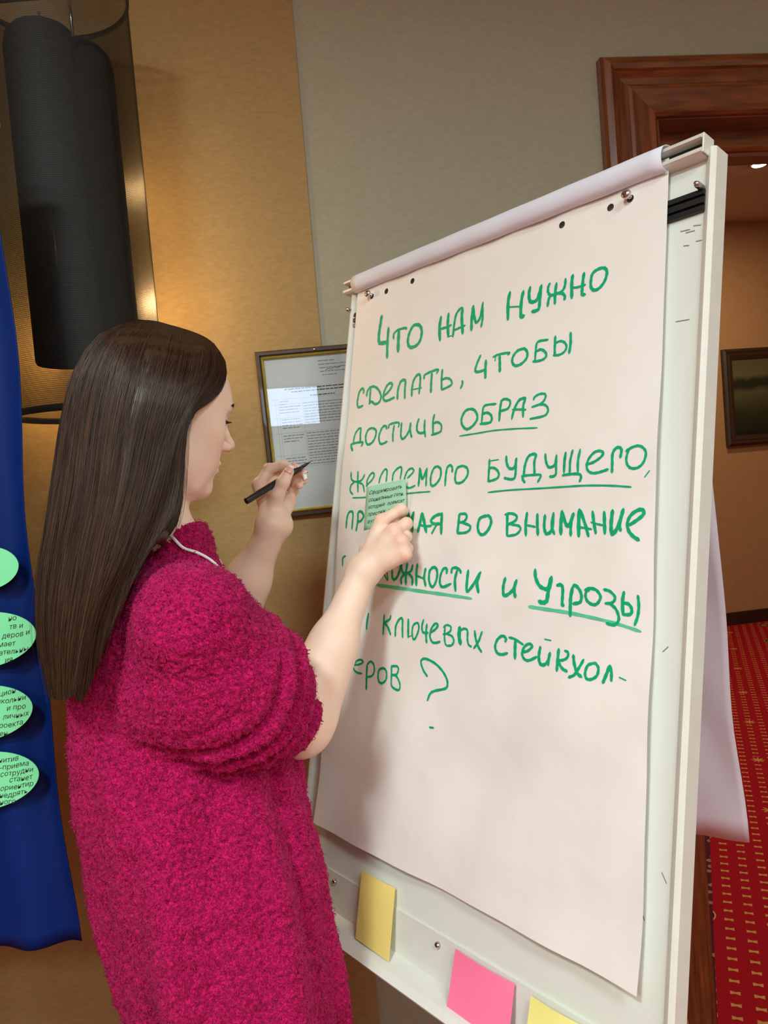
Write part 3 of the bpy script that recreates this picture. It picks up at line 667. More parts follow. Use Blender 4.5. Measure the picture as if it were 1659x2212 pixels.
INK = """#1
68 811,692 795,844 778,1030 797,1169 865,1216 1062,1233
60 1040,963 1049,1244 1081,1528
39 1219,1211 1207,1116 1309,1064 1513,1067 1546,1100
68 1342,1091 1352,1276 1371,1468
53 1748,1058 1883,1099 1952,1215 1933,1363 1833,1445 1683,1442 1616,1352 1619,1224 1680,1108 1748,1058
59 2404,1061 2391,1255 2428,1471
55 2581,1045 2582,1234 2621,1442
38 2384,1272 2539,1274 2672,1259
26 2600,1444 2708,1441
40 2728,1469 2737,1255 2769,1093 2860,1023 2912,1053
56 2896,1049 2898,1193 2947,1459
34 2716,1365 2846,1349 2990,1332
52 3137,1445 3124,1242 3138,1045
44 3142,1082 3188,1256 3235,1337 3312,1260 3344,1041
38 3342,1104 3361,1294 3345,1435
54 3889,1006 3868,1163 3889,1437
52 4152,1054 4126,1224 4138,1436 4200,1438
35 3853,1233 4125,1284
49 4279,1025 4263,1125 4283,1228 4334,1267 4419,1249 4462,1141 4487,1050
48 4482,1060 4472,1262 4463,1389 4406,1414 4339,1409
40 4638,1062 4610,1113 4616,1189 4665,1244 4754,1245 4854,1237 4904,1166 4908,1063
44 4754,1086 4741,1241 4747,1390
40 4665,1244 4631,1300 4620,1398
39 4805,1246 4882,1276 4916,1326 4908,1371
48 5029,1042 5021,1175 5036,1375
44 5216,1061 5203,1201 5200,1323 5209,1366 5257,1377
31 5006,1223 5122,1242 5252,1239
41 5517,1071 5437,1074 5359,1109 5337,1194 5344,1297 5400,1352 5479,1341 5553,1270 5585,1169 5564,1103 5517,1071
#2
43 468,2086 470,2026 421,1985 341,2035 305,2167 310,2277 362,2331 489,2313
42 574,2155 584,2069 649,2004 775,2002 899,2073 988,2204 951,2305 841,2330 728,2269 660,2307
42 676,2014 675,2162 679,2296
41 1050,2213 1165,2163 1262,2073 1265,2021 1213,2000 1128,2040 1062,2149 1056,2253 1124,2307 1242,2297 1357,2273
44 1441,2323 1438,2150 1498,2017 1582,1998 1625,2036 1624,2176 1643,2331
43 1824,2323 1813,2190 1841,2044 1932,1964 1999,1993 2015,2120 2010,2305
37 1787,2205 2061,2207
36 2107,2065 2117,1999 2264,1967 2436,1958 2409,2021
44 2293,1990 2295,2161 2305,2321
40 2541,1975 2543,2150 2562,2315
36 2543,2150 2643,2135 2746,2169 2795,2236 2758,2278 2562,2315
38 3037,2237 3044,2296 3011,2361
40 3391,1891 3340,1991 3305,2099 3332,2144 3417,2152 3521,2140
46 3514,1992 3522,2146 3535,2278
32 3652,1968 3767,1946 3967,1955 3942,1983
32 3703,2036 3701,1968
46 3784,1972 3803,2103 3815,2221
39 4215,1940 4120,1955 4045,2034 4046,2122 4113,2177 4221,2163 4309,2092 4308,2006 4256,1948 4215,1940
33 4672,1893 4491,1890 4467,2003 4468,2162
35 4463,2034 4553,2013 4634,2060 4665,2123 4618,2167 4521,2176 4429,2166
37 4796,1865 4800,2001 4811,2138
32 4798,1970 4890,1956 4966,1992 5002,2060 4965,2125 4881,2151 4786,2139
39 5054,1865 5066,2021 5052,2161
#3
38 320,2991 338,2849 420,2749 497,2745 501,2841 523,2997
38 246,3021 380,3002 571,3001 594,3026 563,3077
46 266,3022 285,3084 332,3141
38 817,2760 710,2790 661,2903 697,3024 767,3059 871,3015 930,2916 925,2812 817,2760
37 1213,2823 1207,2777 1133,2758 1062,2825 1024,2937 1056,3043 1123,3078 1260,3044
34 1273,2812 1274,2756 1384,2733 1504,2735 1550,2762 1532,2822
39 1415,2770 1401,2927 1418,3058
38 1615,2747 1613,2858 1620,2981 1669,3036 1755,2994 1832,2891 1851,2778
40 1851,2778 1850,2904 1898,3029
37 2055,2729 2018,2823 2022,2921 2076,2970 2172,2979 2215,2951
39 2201,2767 2203,2918 2235,3055
41 2432,2702 2407,2811 2425,3035
35 2412,2854 2509,2838 2604,2885 2626,2950 2588,3009 2380,3036
39 3257,2717 3159,2742 3090,2840 3100,2937 3173,3013 3246,3026 3341,2983 3417,2898 3408,2813 3345,2743 3257,2717
31 3786,2703 3563,2703 3524,2796 3514,2970
38 3521,2826 3615,2817 3695,2867 3709,2940 3658,2975 3480,2975
41 3883,2677 3867,2786 3861,2972
34 3869,2675 3945,2650 4039,2682 4057,2739 4011,2804 3870,2822
38 4104,2969 4142,2829 4219,2710 4304,2687 4336,2701 4308,2800 4316,2963
29 4104,2830 4218,2839 4363,2861
32 4485,2735 4512,2691 4593,2663 4677,2674 4698,2716 4662,2778 4594,2812 4464,2834
32 4594,2812 4689,2829 4746,2884 4740,2949 4668,2988 4442,3003
21 3061,3122 3411,3113 3751,3102 4142,3116 4586,3144
#4
33 345,3538 362,3655 428,3708 547,3721 657,3690 723,3595
36 531,3534 547,3721 575,3914
33 454,3724 369,3784 360,3885 441,3952
32 548,3728 693,3784 757,3913
32 811,3817 812,3789 930,3711 985,3630 945,3579 872,3610 802,3718 816,3817
34 1136,3776 1163,3653 1255,3541 1322,3566 1326,3757
33 1482,3744 1496,3616 1608,3528 1691,3540 1675,3726
32 1854,3715 1963,3642 1996,3591 1933,3555 1839,3595 1784,3712 1797,3818 1874,3874 1954,3884 2077,3850
44 2147,3561 2155,3704 2165,3867
47 2153,3574 2246,3748 2335,3579
39 2330,3585 2341,3727 2364,3875
40 2595,3563 2507,3596 2458,3720 2482,3848 2541,3882 2627,3842 2697,3745 2682,3619 2595,3563
38 2829,3895 2820,3739 2832,3609 2898,3569 2946,3609 2954,3684
37 3174,3593 3059,3623 3029,3737 3048,3836 3119,3864 3217,3832 3290,3739 3271,3641 3174,3593
23 438,4013 816,4013 1565,3989 1887,3980 2159,3973 2496,3973
37 3718,3530 3725,3656 3734,3866
29 3721,3559 3902,3549
35 3725,3665 3814,3666 3895,3708 3934,3776 3896,3832 3778,3859 3722,3861
39 4049,3508 4062,3595 4107,3679 4172,3700 4222,3670 4242,3550
35 4238,3558 4241,3704 4235,3816 4197,3851 4123,3847 4036,3827
38 4388,3800 4398,3681 4438,3564 4495,3520 4584,3523 4564,3628 4579,3803
32 4348,3814 4530,3808 4688,3820 4638,3916
38 4370,3823 4373,3863 4413,3909
36 4751,3523 4769,3626 4814,3707 4872,3718 4935,3684 4953,3558
34 4950,3577 4957,3716 4960,3815 4920,3848 4849,3848
35 5109,3535 5096,3663 5103,3816
36 5231,3514 5200,3663 5202,3821
37 5114,3537 5104,3656 5102,3815
36 5357,3516 5332,3671 5338,3821
33 5078,3846 5213,3837 5345,3844 5393,3878 5371,3947
33 5460,3727 5571,3707 5674,3656 5723,3599 5668,3564 5580,3580 5497,3667 5477,3766 5526,3831 5617,3847 5722,3830 5807,3809
36 5862,3857 5863,3745 5863,3617 5909,3549 5960,3545 5991,3582 5977,3677
31 6055,3601 6127,3563 6223,3545 6297,3576 6341,3645 6316,3752 6248,3813 6160,3822 6092,3781 6066,3698 6088,3604 6111,3569
24 6402,3865 6339,3941
22 3745,4029 4188,4007 4645,4002 5112,4002 5485,4002 5838,4019 6154,4052
#5
40 346,4567 340,4393 381,4281 496,4291 526,4592
43 656,4617 671,4430 651,4294 730,4269 824,4347 767,4431 674,4456
46 1963,4296 2003,4611
58 1989,4312 2047,4431 2097,4424 2140,4299
53 2135,4314 2131,4471 2164,4626
56 2296,4626 2334,4471 2357,4318
59 2367,4325 2436,4472 2499,4632
37 2316,4510 2477,4533 2609,4526
50 2820,4324 2821,4489 2829,4656
45 2815,4339 2699,4360 2597,4427 2626,4488 2801,4496
51 2716,4511 2623,4647
45 3191,4344 3187,4490 3177,4643
38 3191,4344 3323,4346 3349,4404 3295,4461 3195,4475
37 3256,4475 3421,4519 3436,4577 3352,4627 3176,4638
42 3753,4372 3624,4413 3588,4534 3627,4633 3705,4653 3792,4576 3837,4464 3802,4387 3753,4372
41 4119,4342 4120,4507 4128,4664
37 4076,4362 4173,4343 4273,4372 4270,4439 4126,4509
34 4187,4500 4330,4521 4361,4574 4288,4642 4131,4668
45 4468,4334 4452,4494 4472,4661
47 4656,4356 4668,4508 4694,4652
30 4449,4507 4536,4521 4638,4537
46 4797,4371 4792,4508 4816,4599 4859,4631 4934,4573 4947,4347
43 4941,4367 4931,4534 4987,4637
51 5095,4324 5085,4496 5097,4642
47 5104,4343 5153,4471 5204,4528 5252,4459 5289,4359
41 5269,4384 5250,4534 5259,4660
52 5376,4310 5374,4485 5387,4665
43 5391,4316 5479,4510 5542,4664
27 5363,4541 5468,4553 5585,4571
42 5583,4338 5616,4498 5654,4626
47 5762,4347 5779,4499 5795,4631
26 5564,4479 5667,4504 5767,4523
51 5892,4331 5882,4487 5897,4606 5933,4624 6000,4523 6055,4322
43 6038,4381 6013,4511 6039,4594
42 6160,4523 6261,4465 6347,4397 6343,4344 6279,4338 6178,4395 6132,4488 6151,4582 6221,4657 6314,4708
#6
34 314,5252 310,5110 393,5066
48 1478,5353 1576,5442
42 1547,5319 1591,5433
47 1685,5267 1713,5388 1776,5416 1852,5366 1916,5226 1908,5166
52 2089,5136 2076,5310 2097,5481
44 1929,5150 1968,5269 2065,5310 2194,5259 2227,5161
45 2042,5311 1960,5391 1983,5480
44 2155,5306 2242,5376 2256,5486
47 2336,5142 2334,5312 2356,5488
46 2539,5200 2524,5347 2583,5482
46 2336,5327 2527,5368
45 2716,5171 2640,5239 2646,5384 2721,5481 2790,5448 2827,5317 2793,5204 2716,5171
42 3036,5264 3028,5194 2957,5190 2906,5284 2910,5412 2988,5471 3162,5412
40 3141,5252 3147,5182 3234,5164 3316,5202 3340,5243
46 3257,5198 3235,5352 3272,5517
45 3478,5188 3475,5339 3492,5502 3587,5415 3714,5205
50 3697,5219 3666,5369 3708,5508
-53 1292,5535 1980,5552 2647,5572 3162,5586 3587,5604
47 4178,5263 4159,5395 4187,5510 4271,5491 4357,5408 4396,5284
50 4388,5297 4369,5420 4406,5527
50 4708,5123 4734,5235 4814,5343 4926,5379 4985,5345 4997,5209
55 5001,5209 4970,5346 4958,5482 4940,5544 4879,5564 4816,5547
63 4990,5221 4970,5346
43 5097,5320 5163,5307 5197,5356 5202,5464 5206,5566 5236,5568
47 5355,5322 5336,5455 5338,5574 5348,5704
42 5355,5322 5397,5302 5473,5362 5507,5443 5484,5515 5372,5541
38 5550,5352 5639,5326 5736,5346 5802,5422 5761,5506 5694,5528 5609,5494 5569,5427 5585,5355 5627,5353
34 5843,5327 5937,5344 6013,5407 5998,5465 5947,5491 5874,5497
36 5947,5497 6029,5552 6075,5650 6060,5718 6004,5752 5904,5739
41 6137,5337 6120,5456 6130,5611
38 6127,5472 6204,5483 6246,5546 6224,5603 6123,5612
35 6322,5369 6336,5494 6325,5616 6288,5729
-46 4656,5635 5010,5649 5309,5660 5595,5682 6002,5724 6372,5792
#7
39 1131,6032 1109,6193 1125,6309
56 1132,6039 1124,6219
40 1592,6012 1599,6173 1601,6347
37 1777,6009 1744,6079 1616,6144
40 1616,6144 1720,6214 1798,6326
39 1913,6339 1921,6167 2008,6048 2078,6048 2086,6190 2101,6338
44 2225,6027 2233,6175 2245,6322
28 2250,6309 2334,6280
34 2433,6066 2354,6124 2339,6241 2379,6333 2442,6294 2502,6160 2483,6080 2433,6066
37 2610,6004 2580,6102 2600,6188 2667,6206 2740,6192
42 2697,6065 2686,6204 2707,6352
36 2777,6195 2896,6126 2951,6053 2886,6041 2806,6129 2782,6244 2837,6324 2919,6327 3005,6299
29 3069,6078 3135,6035 3215,6051 3213,6112 3132,6169 3063,6182
29 3103,6062 3097,6246 3125,6340
32 3149,6167 3248,6193 3281,6261 3236,6327 3134,6345
62 3393,6039 3381,6166 3412,6294
33 3399,6092 3479,6054 3539,6078 3543,6196 3568,6275 3629,6303
38 3677,6063 3705,6177 3765,6287 3835,6354
33 3822,6060 3758,6218 3671,6322
38 4273,6158 4285,6105 4214,6081 4125,6143 4092,6250 4143,6327 4230,6336 4329,6304
34 4334,6087 4444,6100 4596,6158
46 4454,6118 4456,6231 4465,6368
36 4589,6258 4683,6228 4749,6158 4691,6134 4615,6187 4583,6278 4629,6347 4710,6354 4846,6287
43 4889,6148 4875,6265 4899,6359 4962,6381 5034,6329 5062,6205
40 5063,6217 5053,6374
32 4950,6043 5057,6047
45 5201,6138 5202,6271 5207,6424
34 5302,6151 5361,6167 5359,6227 5297,6270 5210,6287
39 5211,6299 5291,6377 5380,6405
41 5449,6186 5478,6292 5535,6400 5608,6441
36 5613,6222 5558,6328 5495,6429 5407,6477
35 5758,6248 5680,6288 5652,6383 5678,6448 5746,6449 5822,6392 5836,6300 5792,6249 5758,6248
41 5914,6468 5953,6361 5991,6244
36 5997,6244 6022,6329 6029,6428
23 6134,6365 6230,6388
#8
32 837,6948 998,6919 1102,6862 1027,6835 909,6875 839,6960 870,7030 978,7064 1100,7058
43 1218,6895 1236,7099 1265,7301
34 1218,6895 1298,6829 1390,6859 1424,6963 1378,7054 1256,7096
36 1608,6895 1538,6946 1534,7055 1583,7131 1668,7129 1743,7058 1739,6953 1684,6896 1608,6895
35 1851,6819 1873,6980 1901,7128 1998,7170 2115,7169 2122,7081 2009,6972 1879,6962
35 1862,6830 1988,6812 2038,6851 2004,6937 1916,6962
37 2764,6859 2663,6774 2600,6671 2627,6616 2725,6598 2910,6639 3064,6727 3171,6841 3189,6935 3140,6986 2941,7051 2851,7109 2807,7221
29 2892,7603 2940,7599 2980,7596"""
cur = None; lines_ = {}
for l in INK.strip().split('\n'):
    if l[0] == '#': cur = l[1:].strip(); lines_[cur] = []; continue
    q = l.split(); lines_[cur].append((int(q[0]) / 1e4, [tuple(int(c) / 1e4 for c in a.split(',')) for a in q[1:]]))
def SH2(u, v, n): return B(u, v, wav(u - .0216 * v / .98, v) + n)
def segd(A, C):
    return min(math.hypot(x[0] - y[0], x[1] - y[1]) for x in A for y in C)
for key, strokes in lines_.items():
    dn = [[tuple(q[:2]) for q in catmull([np.array([x, y, 0.]) for x, y in pp], 5)] for wd, pp in strokes]
    grp = list(range(len(strokes)))
    for i in range(len(strokes)):
        for j in range(i):
            if strokes[i][0] > 0 and strokes[j][0] > 0 and segd(dn[i], dn[j]) < (strokes[i][0] + strokes[j][0]) * .5:
                gi, gj = grp[i], grp[j]; grp = [gj if g_ == gi else g_ for g_ in grp]
    for g_ in sorted(set(grp)):
        vs = []; fs = []; pale = False
        for i, (wd, pp) in enumerate(strokes):
            if grp[i] != g_: continue
            pale = wd < 0
            q, r_ = ribbon(pp, abs(wd) * 1.22, SH2, .00045 + .00004 * (i % 5), .75 if pale else 1.0)
            k = len(vs); vs += q; fs += [tuple(x + k for x in t) for t in r_]
        us = [p[0] for i, (wd, pp) in enumerate(strokes) if grp[i] == g_ for p in pp]
        keep(mesh('underline' if max(us) - min(us) > .09 else 'letter', vs, fs, MT['palegreen' if pale else 'ink']), sh)

# ------------------------------------------------------------ sheets flipped over the top
prof = [(.0065, .0035), (.0065, .010), (.003, .0160), (-.005, .0195), (-.014, .0190), (-.0225, .0135), (-.0268, .003), (-.0275, -.012), (-.026, -.024), (-.021, -.034), (-.012, -.040)]
top = catmull([np.array([a, b, 0.]) for a, b in prof], 3)
back0 = np.array([-.012, -.040])
Pr1 = np.array([.526, 1.170, .859]); Pr2 = Zp(1473, 1800, .868)
hang = [Pr1, Pr2]
b3 = B(.36, .98, -.33); b4 = B(.02, .98, -.30)
bot = catmull([Pr1 + (Pr1 - Pr2) * .0, Pr2, b3 * [1, 1, 0] + [0, 0, .87], b4 * [1, 1, 0] + [0, 0, .88]], 12)[::-1]
NU = len(bot) - 1
vs = []; fs = []
ns = 26
for i in range(NU + 1):
    u = .6405 * i / NU
    for p in top: 
        wob = .0008 * math.sin(u * 60)
        vs.append(B(u, p[0] + wob, p[1] + wob))
    a = B(u, back0[0], back0[1]); c = bot[i]
    # straight fall with a slight belly
    for k in range(1, ns + 1):
        t = k / ns; q = a + (c - a) * t
        q = q + np.array([.774, .634, 0]) * (-.008 * math.sin(math.pi * t)) + np.array([.6, -.77, 0]) * .003 * math.sin(t * 14 + u * 20) + np.array([.774, .634, 0]) * .002 * math.sin(t * 23 - u * 31)
        vs.append(q)
row = len(top) + ns
for i in range(NU):
    for k in range(row - 1):
        a = i * row + k; fs.append((a, a + 1, a + row + 1, a + row))
fp = empty('flipped_sheets', B(.32, .9, -.25)); tag(fp, 'used paper sheets folded over the top bar and hanging down behind the flipchart', 'paper sheet')
o = keep(mesh('page', vs, fs, MT['backpaper'], smooth=True), fp)
m = o.modifiers.new('s', 'SOLIDIFY'); m.thickness = .0009; m.offset = -1
for u in (.032, .075, .14, .46, .545):   # punched holes seen edge on along the fold
    tube('punched_hole', [B(u - .006, -.0245, .0105), B(u, -.0248, .0107), B(u + .006, -.0245, .0105)], [.0004, .0011, .0004], MT['greyink'], fp, 6)

# ------------------------------------------------------------ sticky notes on the tray
def note(uv4, n0, n1, m, label, curl=.004, group=None):
    """uv4: top left, top right, bottom right, bottom left"""
    a, b, c, d = [PB(q[0], q[1], h_) for q, h_ in zip(uv4, (n0, n0, n1, n1))]; vs = []; fs = []; k = 10
    for j in range(k + 1):
        for i in range(k + 1):
            s, t = i / k, j / k
            q = (a * (1 - s) + b * s) * (1 - t) + (d * (1 - s) + c * s) * t
            vs.append(q + Nv * curl * (1 - t) ** 2 * math.sin(s * 3.1))
    for j in range(k):
        for i in range(k):
            z = j * (k + 1) + i; fs.append((z, z + 1, z + k + 2, z + k + 1))
    o = mesh('sticky_note', vs, fs, m)
    mm = o.modifiers.new('s', 'SOLIDIFY'); mm.thickness = .0004
    tag(o, label, 'sticky note', 'sticky notes on the flipchart tray'); return o
note([(782, 1878), (854, 1918), (840, 2078), (768, 2027)], -.002, .016, MT['ynote'], 'mustard yellow blank sticky note at the left end of the pen tray')
note([(984, 2049), (1112, 2125), (1097, 2266), (964, 2185)], .000, .020, MT['pnote'], 'bright pink blank sticky note in the middle of the pen tray')
note([(1147, 2150), (1280, 2226), (1262, 2360), (1130, 2290)], .000, .020, MT['ynote2'], 'pale yellow blank sticky note at the bottom edge right of the pink one')

# ------------------------------------------------------------ the woman: signed distance shapes, meshed by surface nets
F32 = np.float32
def smin(a, b, k):
    h = np.maximum(k - np.abs(a - b), 0) / k
    return np.minimum(a, b) - h * h * k * .25
def smax(a, b, k): return -smin(-a, -b, k)
def cone(p, a, b, r1, r2):
    a = np.asarray(a, F32); b = np.asarray(b, F32); ba = b - a; pa = p - a
    t = np.clip(pa @ ba / max(float(ba @ ba), 1e-9), 0, 1).astype(F32)
    q = pa - t[:, None] * ba
    return np.sqrt((q * q).sum(1)) - (r1 + (r2 - r1) * t)
def ball(p, a, r): q = p - np.asarray(a, F32); return np.sqrt((q * q).sum(1)) - r
def ell(p, c, r, ax=None):
    q = p - np.asarray(c, F32)
    if ax is not None: q = q @ np.asarray(ax, F32).T
    r = np.asarray(r, F32); k0 = np.sqrt(((q / r) ** 2).sum(1)); k1 = np.sqrt(((q / (r * r)) ** 2).sum(1))
    return k0 * (k0 - 1) / np.maximum(k1, 1e-9)
def boxed(p, lo, hi, fn, big=.05):
    """evaluate fn only inside the box; outside give the distance to the box"""
    lo = np.asarray(lo, F32); hi = np.asarray(hi, F32)
    q = np.maximum(np.maximum(lo - p, p - hi), 0); d = np.sqrt((q * q).sum(1))
    m = d <= 1e-6; out = d + F32(.03)
    if m.any(): out[m] = fn(p[m])
    return out.astype(F32)
def nets(fn, lo, hi, h, blk=16):
    """sparse surface nets over blocks near the surface"""
    lo = np.asarray(lo, float); n = np.ceil((np.asarray(hi, float) - lo) / (h * blk)).astype(int)
    bi = np.stack(np.meshgrid(*[np.arange(k) for k in n], indexing='ij'), -1).reshape(-1, 3)
    cen = (lo + (bi + .5) * h * blk).astype(F32)
    near = np.abs(fn(cen)) < h * blk * .5 * 1.9 + .012
    # two-level: only blocks near the surface
    bi = bi[near]
    dim = n * blk + 1
    loc = np.stack(np.meshgrid(*[np.arange(blk + 1)] * 3, indexing='ij'), -1).reshape(-1, 3)
    gid_all = {}
    idx = (bi[:, None, :] * blk + loc[None]).reshape(-1, 3)
    flat = (idx[:, 0] * dim[1] + idx[:, 1]) * dim[2] + idx[:, 2]
    uq, inv = np.unique(flat, return_inverse=True)
    ui = np.stack([uq // (dim[1] * dim[2]), (uq // dim[2]) % dim[1], uq % dim[2]], -1)
    val = np.empty(len(uq), F32)
    for s in range(0, len(uq), 1500000): val[s:s + 1500000] = fn((lo + ui[s:s + 1500000] * h).astype(F32))
    V = val[inv].reshape(len(bi), blk + 1, blk + 1, blk + 1)
    # cells
    c = [V[:, a:blk + a, b:blk + b, d:blk + d] for a in (0, 1) for b in (0, 1) for d in (0, 1)]
    neg = np.stack([x < 0 for x in c]); act = neg.any(0) & ~neg.all(0)
    bI, cx, cy, cz = np.nonzero(act)
    vals = np.stack([x[act] for x in c], 1)
    corner = np.array([(a, b, d) for a in (0, 1) for b in (0, 1) for d in (0, 1)], float)
    E = [(i, j) for i in range(8) for j in range(i + 1, 8) if np.abs(corner[i] - corner[j]).sum() == 1]
    acc = np.zeros((len(bI), 3)); cnt = np.zeros(len(bI))
    for i, j in E:
        a, b = vals[:, i], vals[:, j]; m = (a < 0) != (b < 0); t = np.where(m, a / np.where(m, a - b, 1), 0)
        acc += np.where(m[:, None], corner[i] + (corner[j] - corner[i]) * t[:, None], 0); cnt += m
    cell = bi[bI] * blk + np.stack([cx, cy, cz], -1)
    verts = lo + (cell + acc / cnt[:, None]) * h
    cid = (cell[:, 0] * dim[1] + cell[:, 1]) * dim[2] + cell[:, 2]
    order = np.argsort(cid); scid = cid[order]
    st = [dim[1] * dim[2], dim[2], 1]; faces = []
    v0 = vals[:, 0] < 0
    for ax, (o1, o2) in enumerate((((1), (2)), ((2), (0)), ((0), (1)))):
        far = [4, 2, 1][ax]; v1 = vals[:, far] < 0; m = v0 != v1
        base = cid[m]; q = [base, base - st[o1], base - st[o1] - st[o2], base - st[o2]]; ids = []; ok = np.ones(m.sum(), bool)
        for x in q:
            k = np.searchsorted(scid, x); k = np.minimum(k, len(scid) - 1); ok &= scid[k] == x; ids.append(order[k])
        f = np.stack(ids, 1)[ok]; fl_ = (v0[m])[ok]
        f[~fl_] = f[~fl_][:, ::-1]; faces.append(f)
    return verts, np.concatenate(faces)
def newton(fn, v, it=2):
    v = v.copy()
    for _ in range(it):
        g = grad(fn, v); d = fn(v.astype(F32)); v -= g * np.clip(d, -.002, .002)[:, None] * .9
    return v
def grad(fn, v, e=6e-4):
    g = np.stack([fn((v + np.eye(3)[i] * e).astype(F32)) - fn((v - np.eye(3)[i] * e).astype(F32)) for i in range(3)], 1)
    return g / (np.linalg.norm(g, axis=1, keepdims=True) + 1e-9)
def vnoise(p, seed=0):
    i = np.floor(p).astype(np.int64); f = p - i; f = f * f * (3 - 2 * f); out = 0
    for a in (0, 1):
        for b in (0, 1):
            for c in (0, 1):
                x, y, z = i[:, 0] + a, i[:, 1] + b, i[:, 2] + c
                h = (x * 374761393 + y * 668265263 + z * 2147483647 + seed * 1274126177) & 0xffffffff
                h = ((h ^ (h >> 13)) * 1274126177) & 0xffffffff; h = (h ^ (h >> 16)) & 0xffff
                w_ = (f[:, 0] if a else 1 - f[:, 0]) * (f[:, 1] if b else 1 - f[:, 1]) * (f[:, 2] if c else 1 - f[:, 2])
                out = out + w_ * (h / 65535.)
    return out * 2 - 1

# ---- head frame: forward, left, up
HO = P(341, 890, 1.03)
HA, HP = math.radians(40), math.radians(13)
hF = np.array([math.cos(HA) * math.cos(HP), math.sin(HA) * math.cos(HP), -math.sin(HP)])
hL = np.array([-math.sin(HA), math.cos(HA), 0]); hU = np.cross(hF, hL)
HM = np.array([hF, hL, hU]).astype(F32)
def HD(x, y, z): return HO + hF * x + hL * y + hU * z
def head(p):
    q = ((p - HO.astype(F32)) @ HM.T).astype(F32)
    a = q.copy(); a[:, 1] = np.abs(a[:, 1])      # mirrored left/right
    d = ell(q, (-.014, 0, .034), (.088, .068, .074))
    d = smin(d, ell(q, (.036, 0, .026), (.064, .060, .064)), .03)          # forehead
    d = smin(d, ell(q, (.030, 0, -.035), (.058, .052, .070)), .03)         # mid face
    d = smin(d, cone(a, (-.018, .048, -.040), (.040, .026, -.088), .022, .020), .03)   # jaw
    d = smin(d, ell(q, (.069, 0, -.092), (.020, .020, .016)), .022)        # chin
    d = smin(d, ell(a, (.052, .036, -.022), (.026, .022, .024)), .018)     # cheekbone
    d = smin(d, ell(a, (.048, .030, -.052), (.028, .022, .026)), .02)      # cheek
    d = smin(d, ell(a, (.076, .022, .023), (.012, .022, .008)), .014)      # brow
    d = smin(d, ell(q, (.060, 0, -.058), (.030, .026, .024)), .02)         # mouth mound
    d = smax(d, -ell(a, (.095, .031, .004), (.016, .016, .010)), .010)     # eye socket
    d = smin(d, ball(a, (.0705, .031, .004), .0135), .003)                  # closed lid bulge
    d = smin(d, cone(q, (.082, 0, .022), (.107, 0, -.022), .0065, .0085), .008)   # nose bridge
    d = smin(d, ball(q, (.109, 0, -.0255), .0088), .006)
    d = smin(d, ell(a, (.096, .0115, -.029), (.0125, .0065, .0075)), .006)
    d = smax(d, -ell(a, (.100, .0062, -.0370), (.0062, .0030, .0042)), .002)
    d = smin(d, ell(q, (.0885, 0, -.0555), (.0085, .019, .0052)), .004)    # lips
    d = smin(d, ell(q, (.0870, 0, -.0660), (.0085, .017, .0062)), .004)
    d = smax(d, -ell(q, (.0960, 0, -.0606), (.007, .020, .0012)), .0015)
    d = smax(d, -ell(q, (.088, 0, -.0775), (.007, .016, .0045)), .006)
    # ears under the hair
    d = smin(d, ell(a, (-.012, .070, -.002), (.018, .008, .030)), .006)
    d = smax(d, -ell(a, (-.008, .080, .002), (.011, .007, .020)), .004)
    return d
NB = HD(-.040, 0, -.075); NB2 = P(362, 1205, 1.045)
SHO_R = P(428, 1352, .935); EL_R = P(648, 1568, 1.115)
CEN = np.array([NB2[0], NB2[1], 0])
SHO_L = SHO_R + np.array([-.165, .235, -.005]); EL_L = P(478, 1372, 1.30)
WR_R = PB(783, 1236, .078)
WR_L = P(592, 1136, 1.255)
DL = .05
def L_(x, y, d): return P(x, y, d + DL)
HANDL = dict(
    wrist=WR_L,
    index=[L_(560, 1047, 1.235), L_(580, 1013, 1.243), L_(612, 1005, 1.240), L_(638, 1011, 1.228)],
    middle=[L_(578, 1052, 1.252), L_(602, 1024, 1.262), L_(636, 1016, 1.255), L_(656, 1023, 1.240)],
    ring=[L_(602, 1062, 1.258), L_(626, 1037, 1.266), L_(645, 1033, 1.256), L_(656, 1038, 1.244)],
    pinky=[L_(625, 1086, 1.252), L_(634, 1060, 1.258), L_(641, 1046, 1.250), L_(647, 1049, 1.236)],
    thumb=[L_(588, 1112, 1.212), L_(599, 1068, 1.200), L_(611, 1042, 1.198), L_(624, 1019, 1.206)])
def R_(x, y, h): return PB(x, y, h)
HANDR = dict(
    wrist=WR_R,
    index=[R_(826, 1126, .058), R_(866, 1101, .036), R_(870, 1104, .014), R_(862, 1110, .010)],
    middle=[R_(851, 1147, .056), R_(878, 1131, .036), R_(876, 1136, .014), R_(866, 1137, .009)],
    ring=[R_(866, 1170, .054), R_(877, 1159, .034), R_(874, 1162, .014), R_(866, 1160, .010)],
    pinky=[R_(874, 1197, .050), R_(880, 1184, .034), R_(877, 1184, .017), R_(866, 1181, .012)],
    thumb=[R_(800, 1190, .040), R_(818, 1150, .026), R_(838, 1130, .018), R_(855, 1118, .011)])
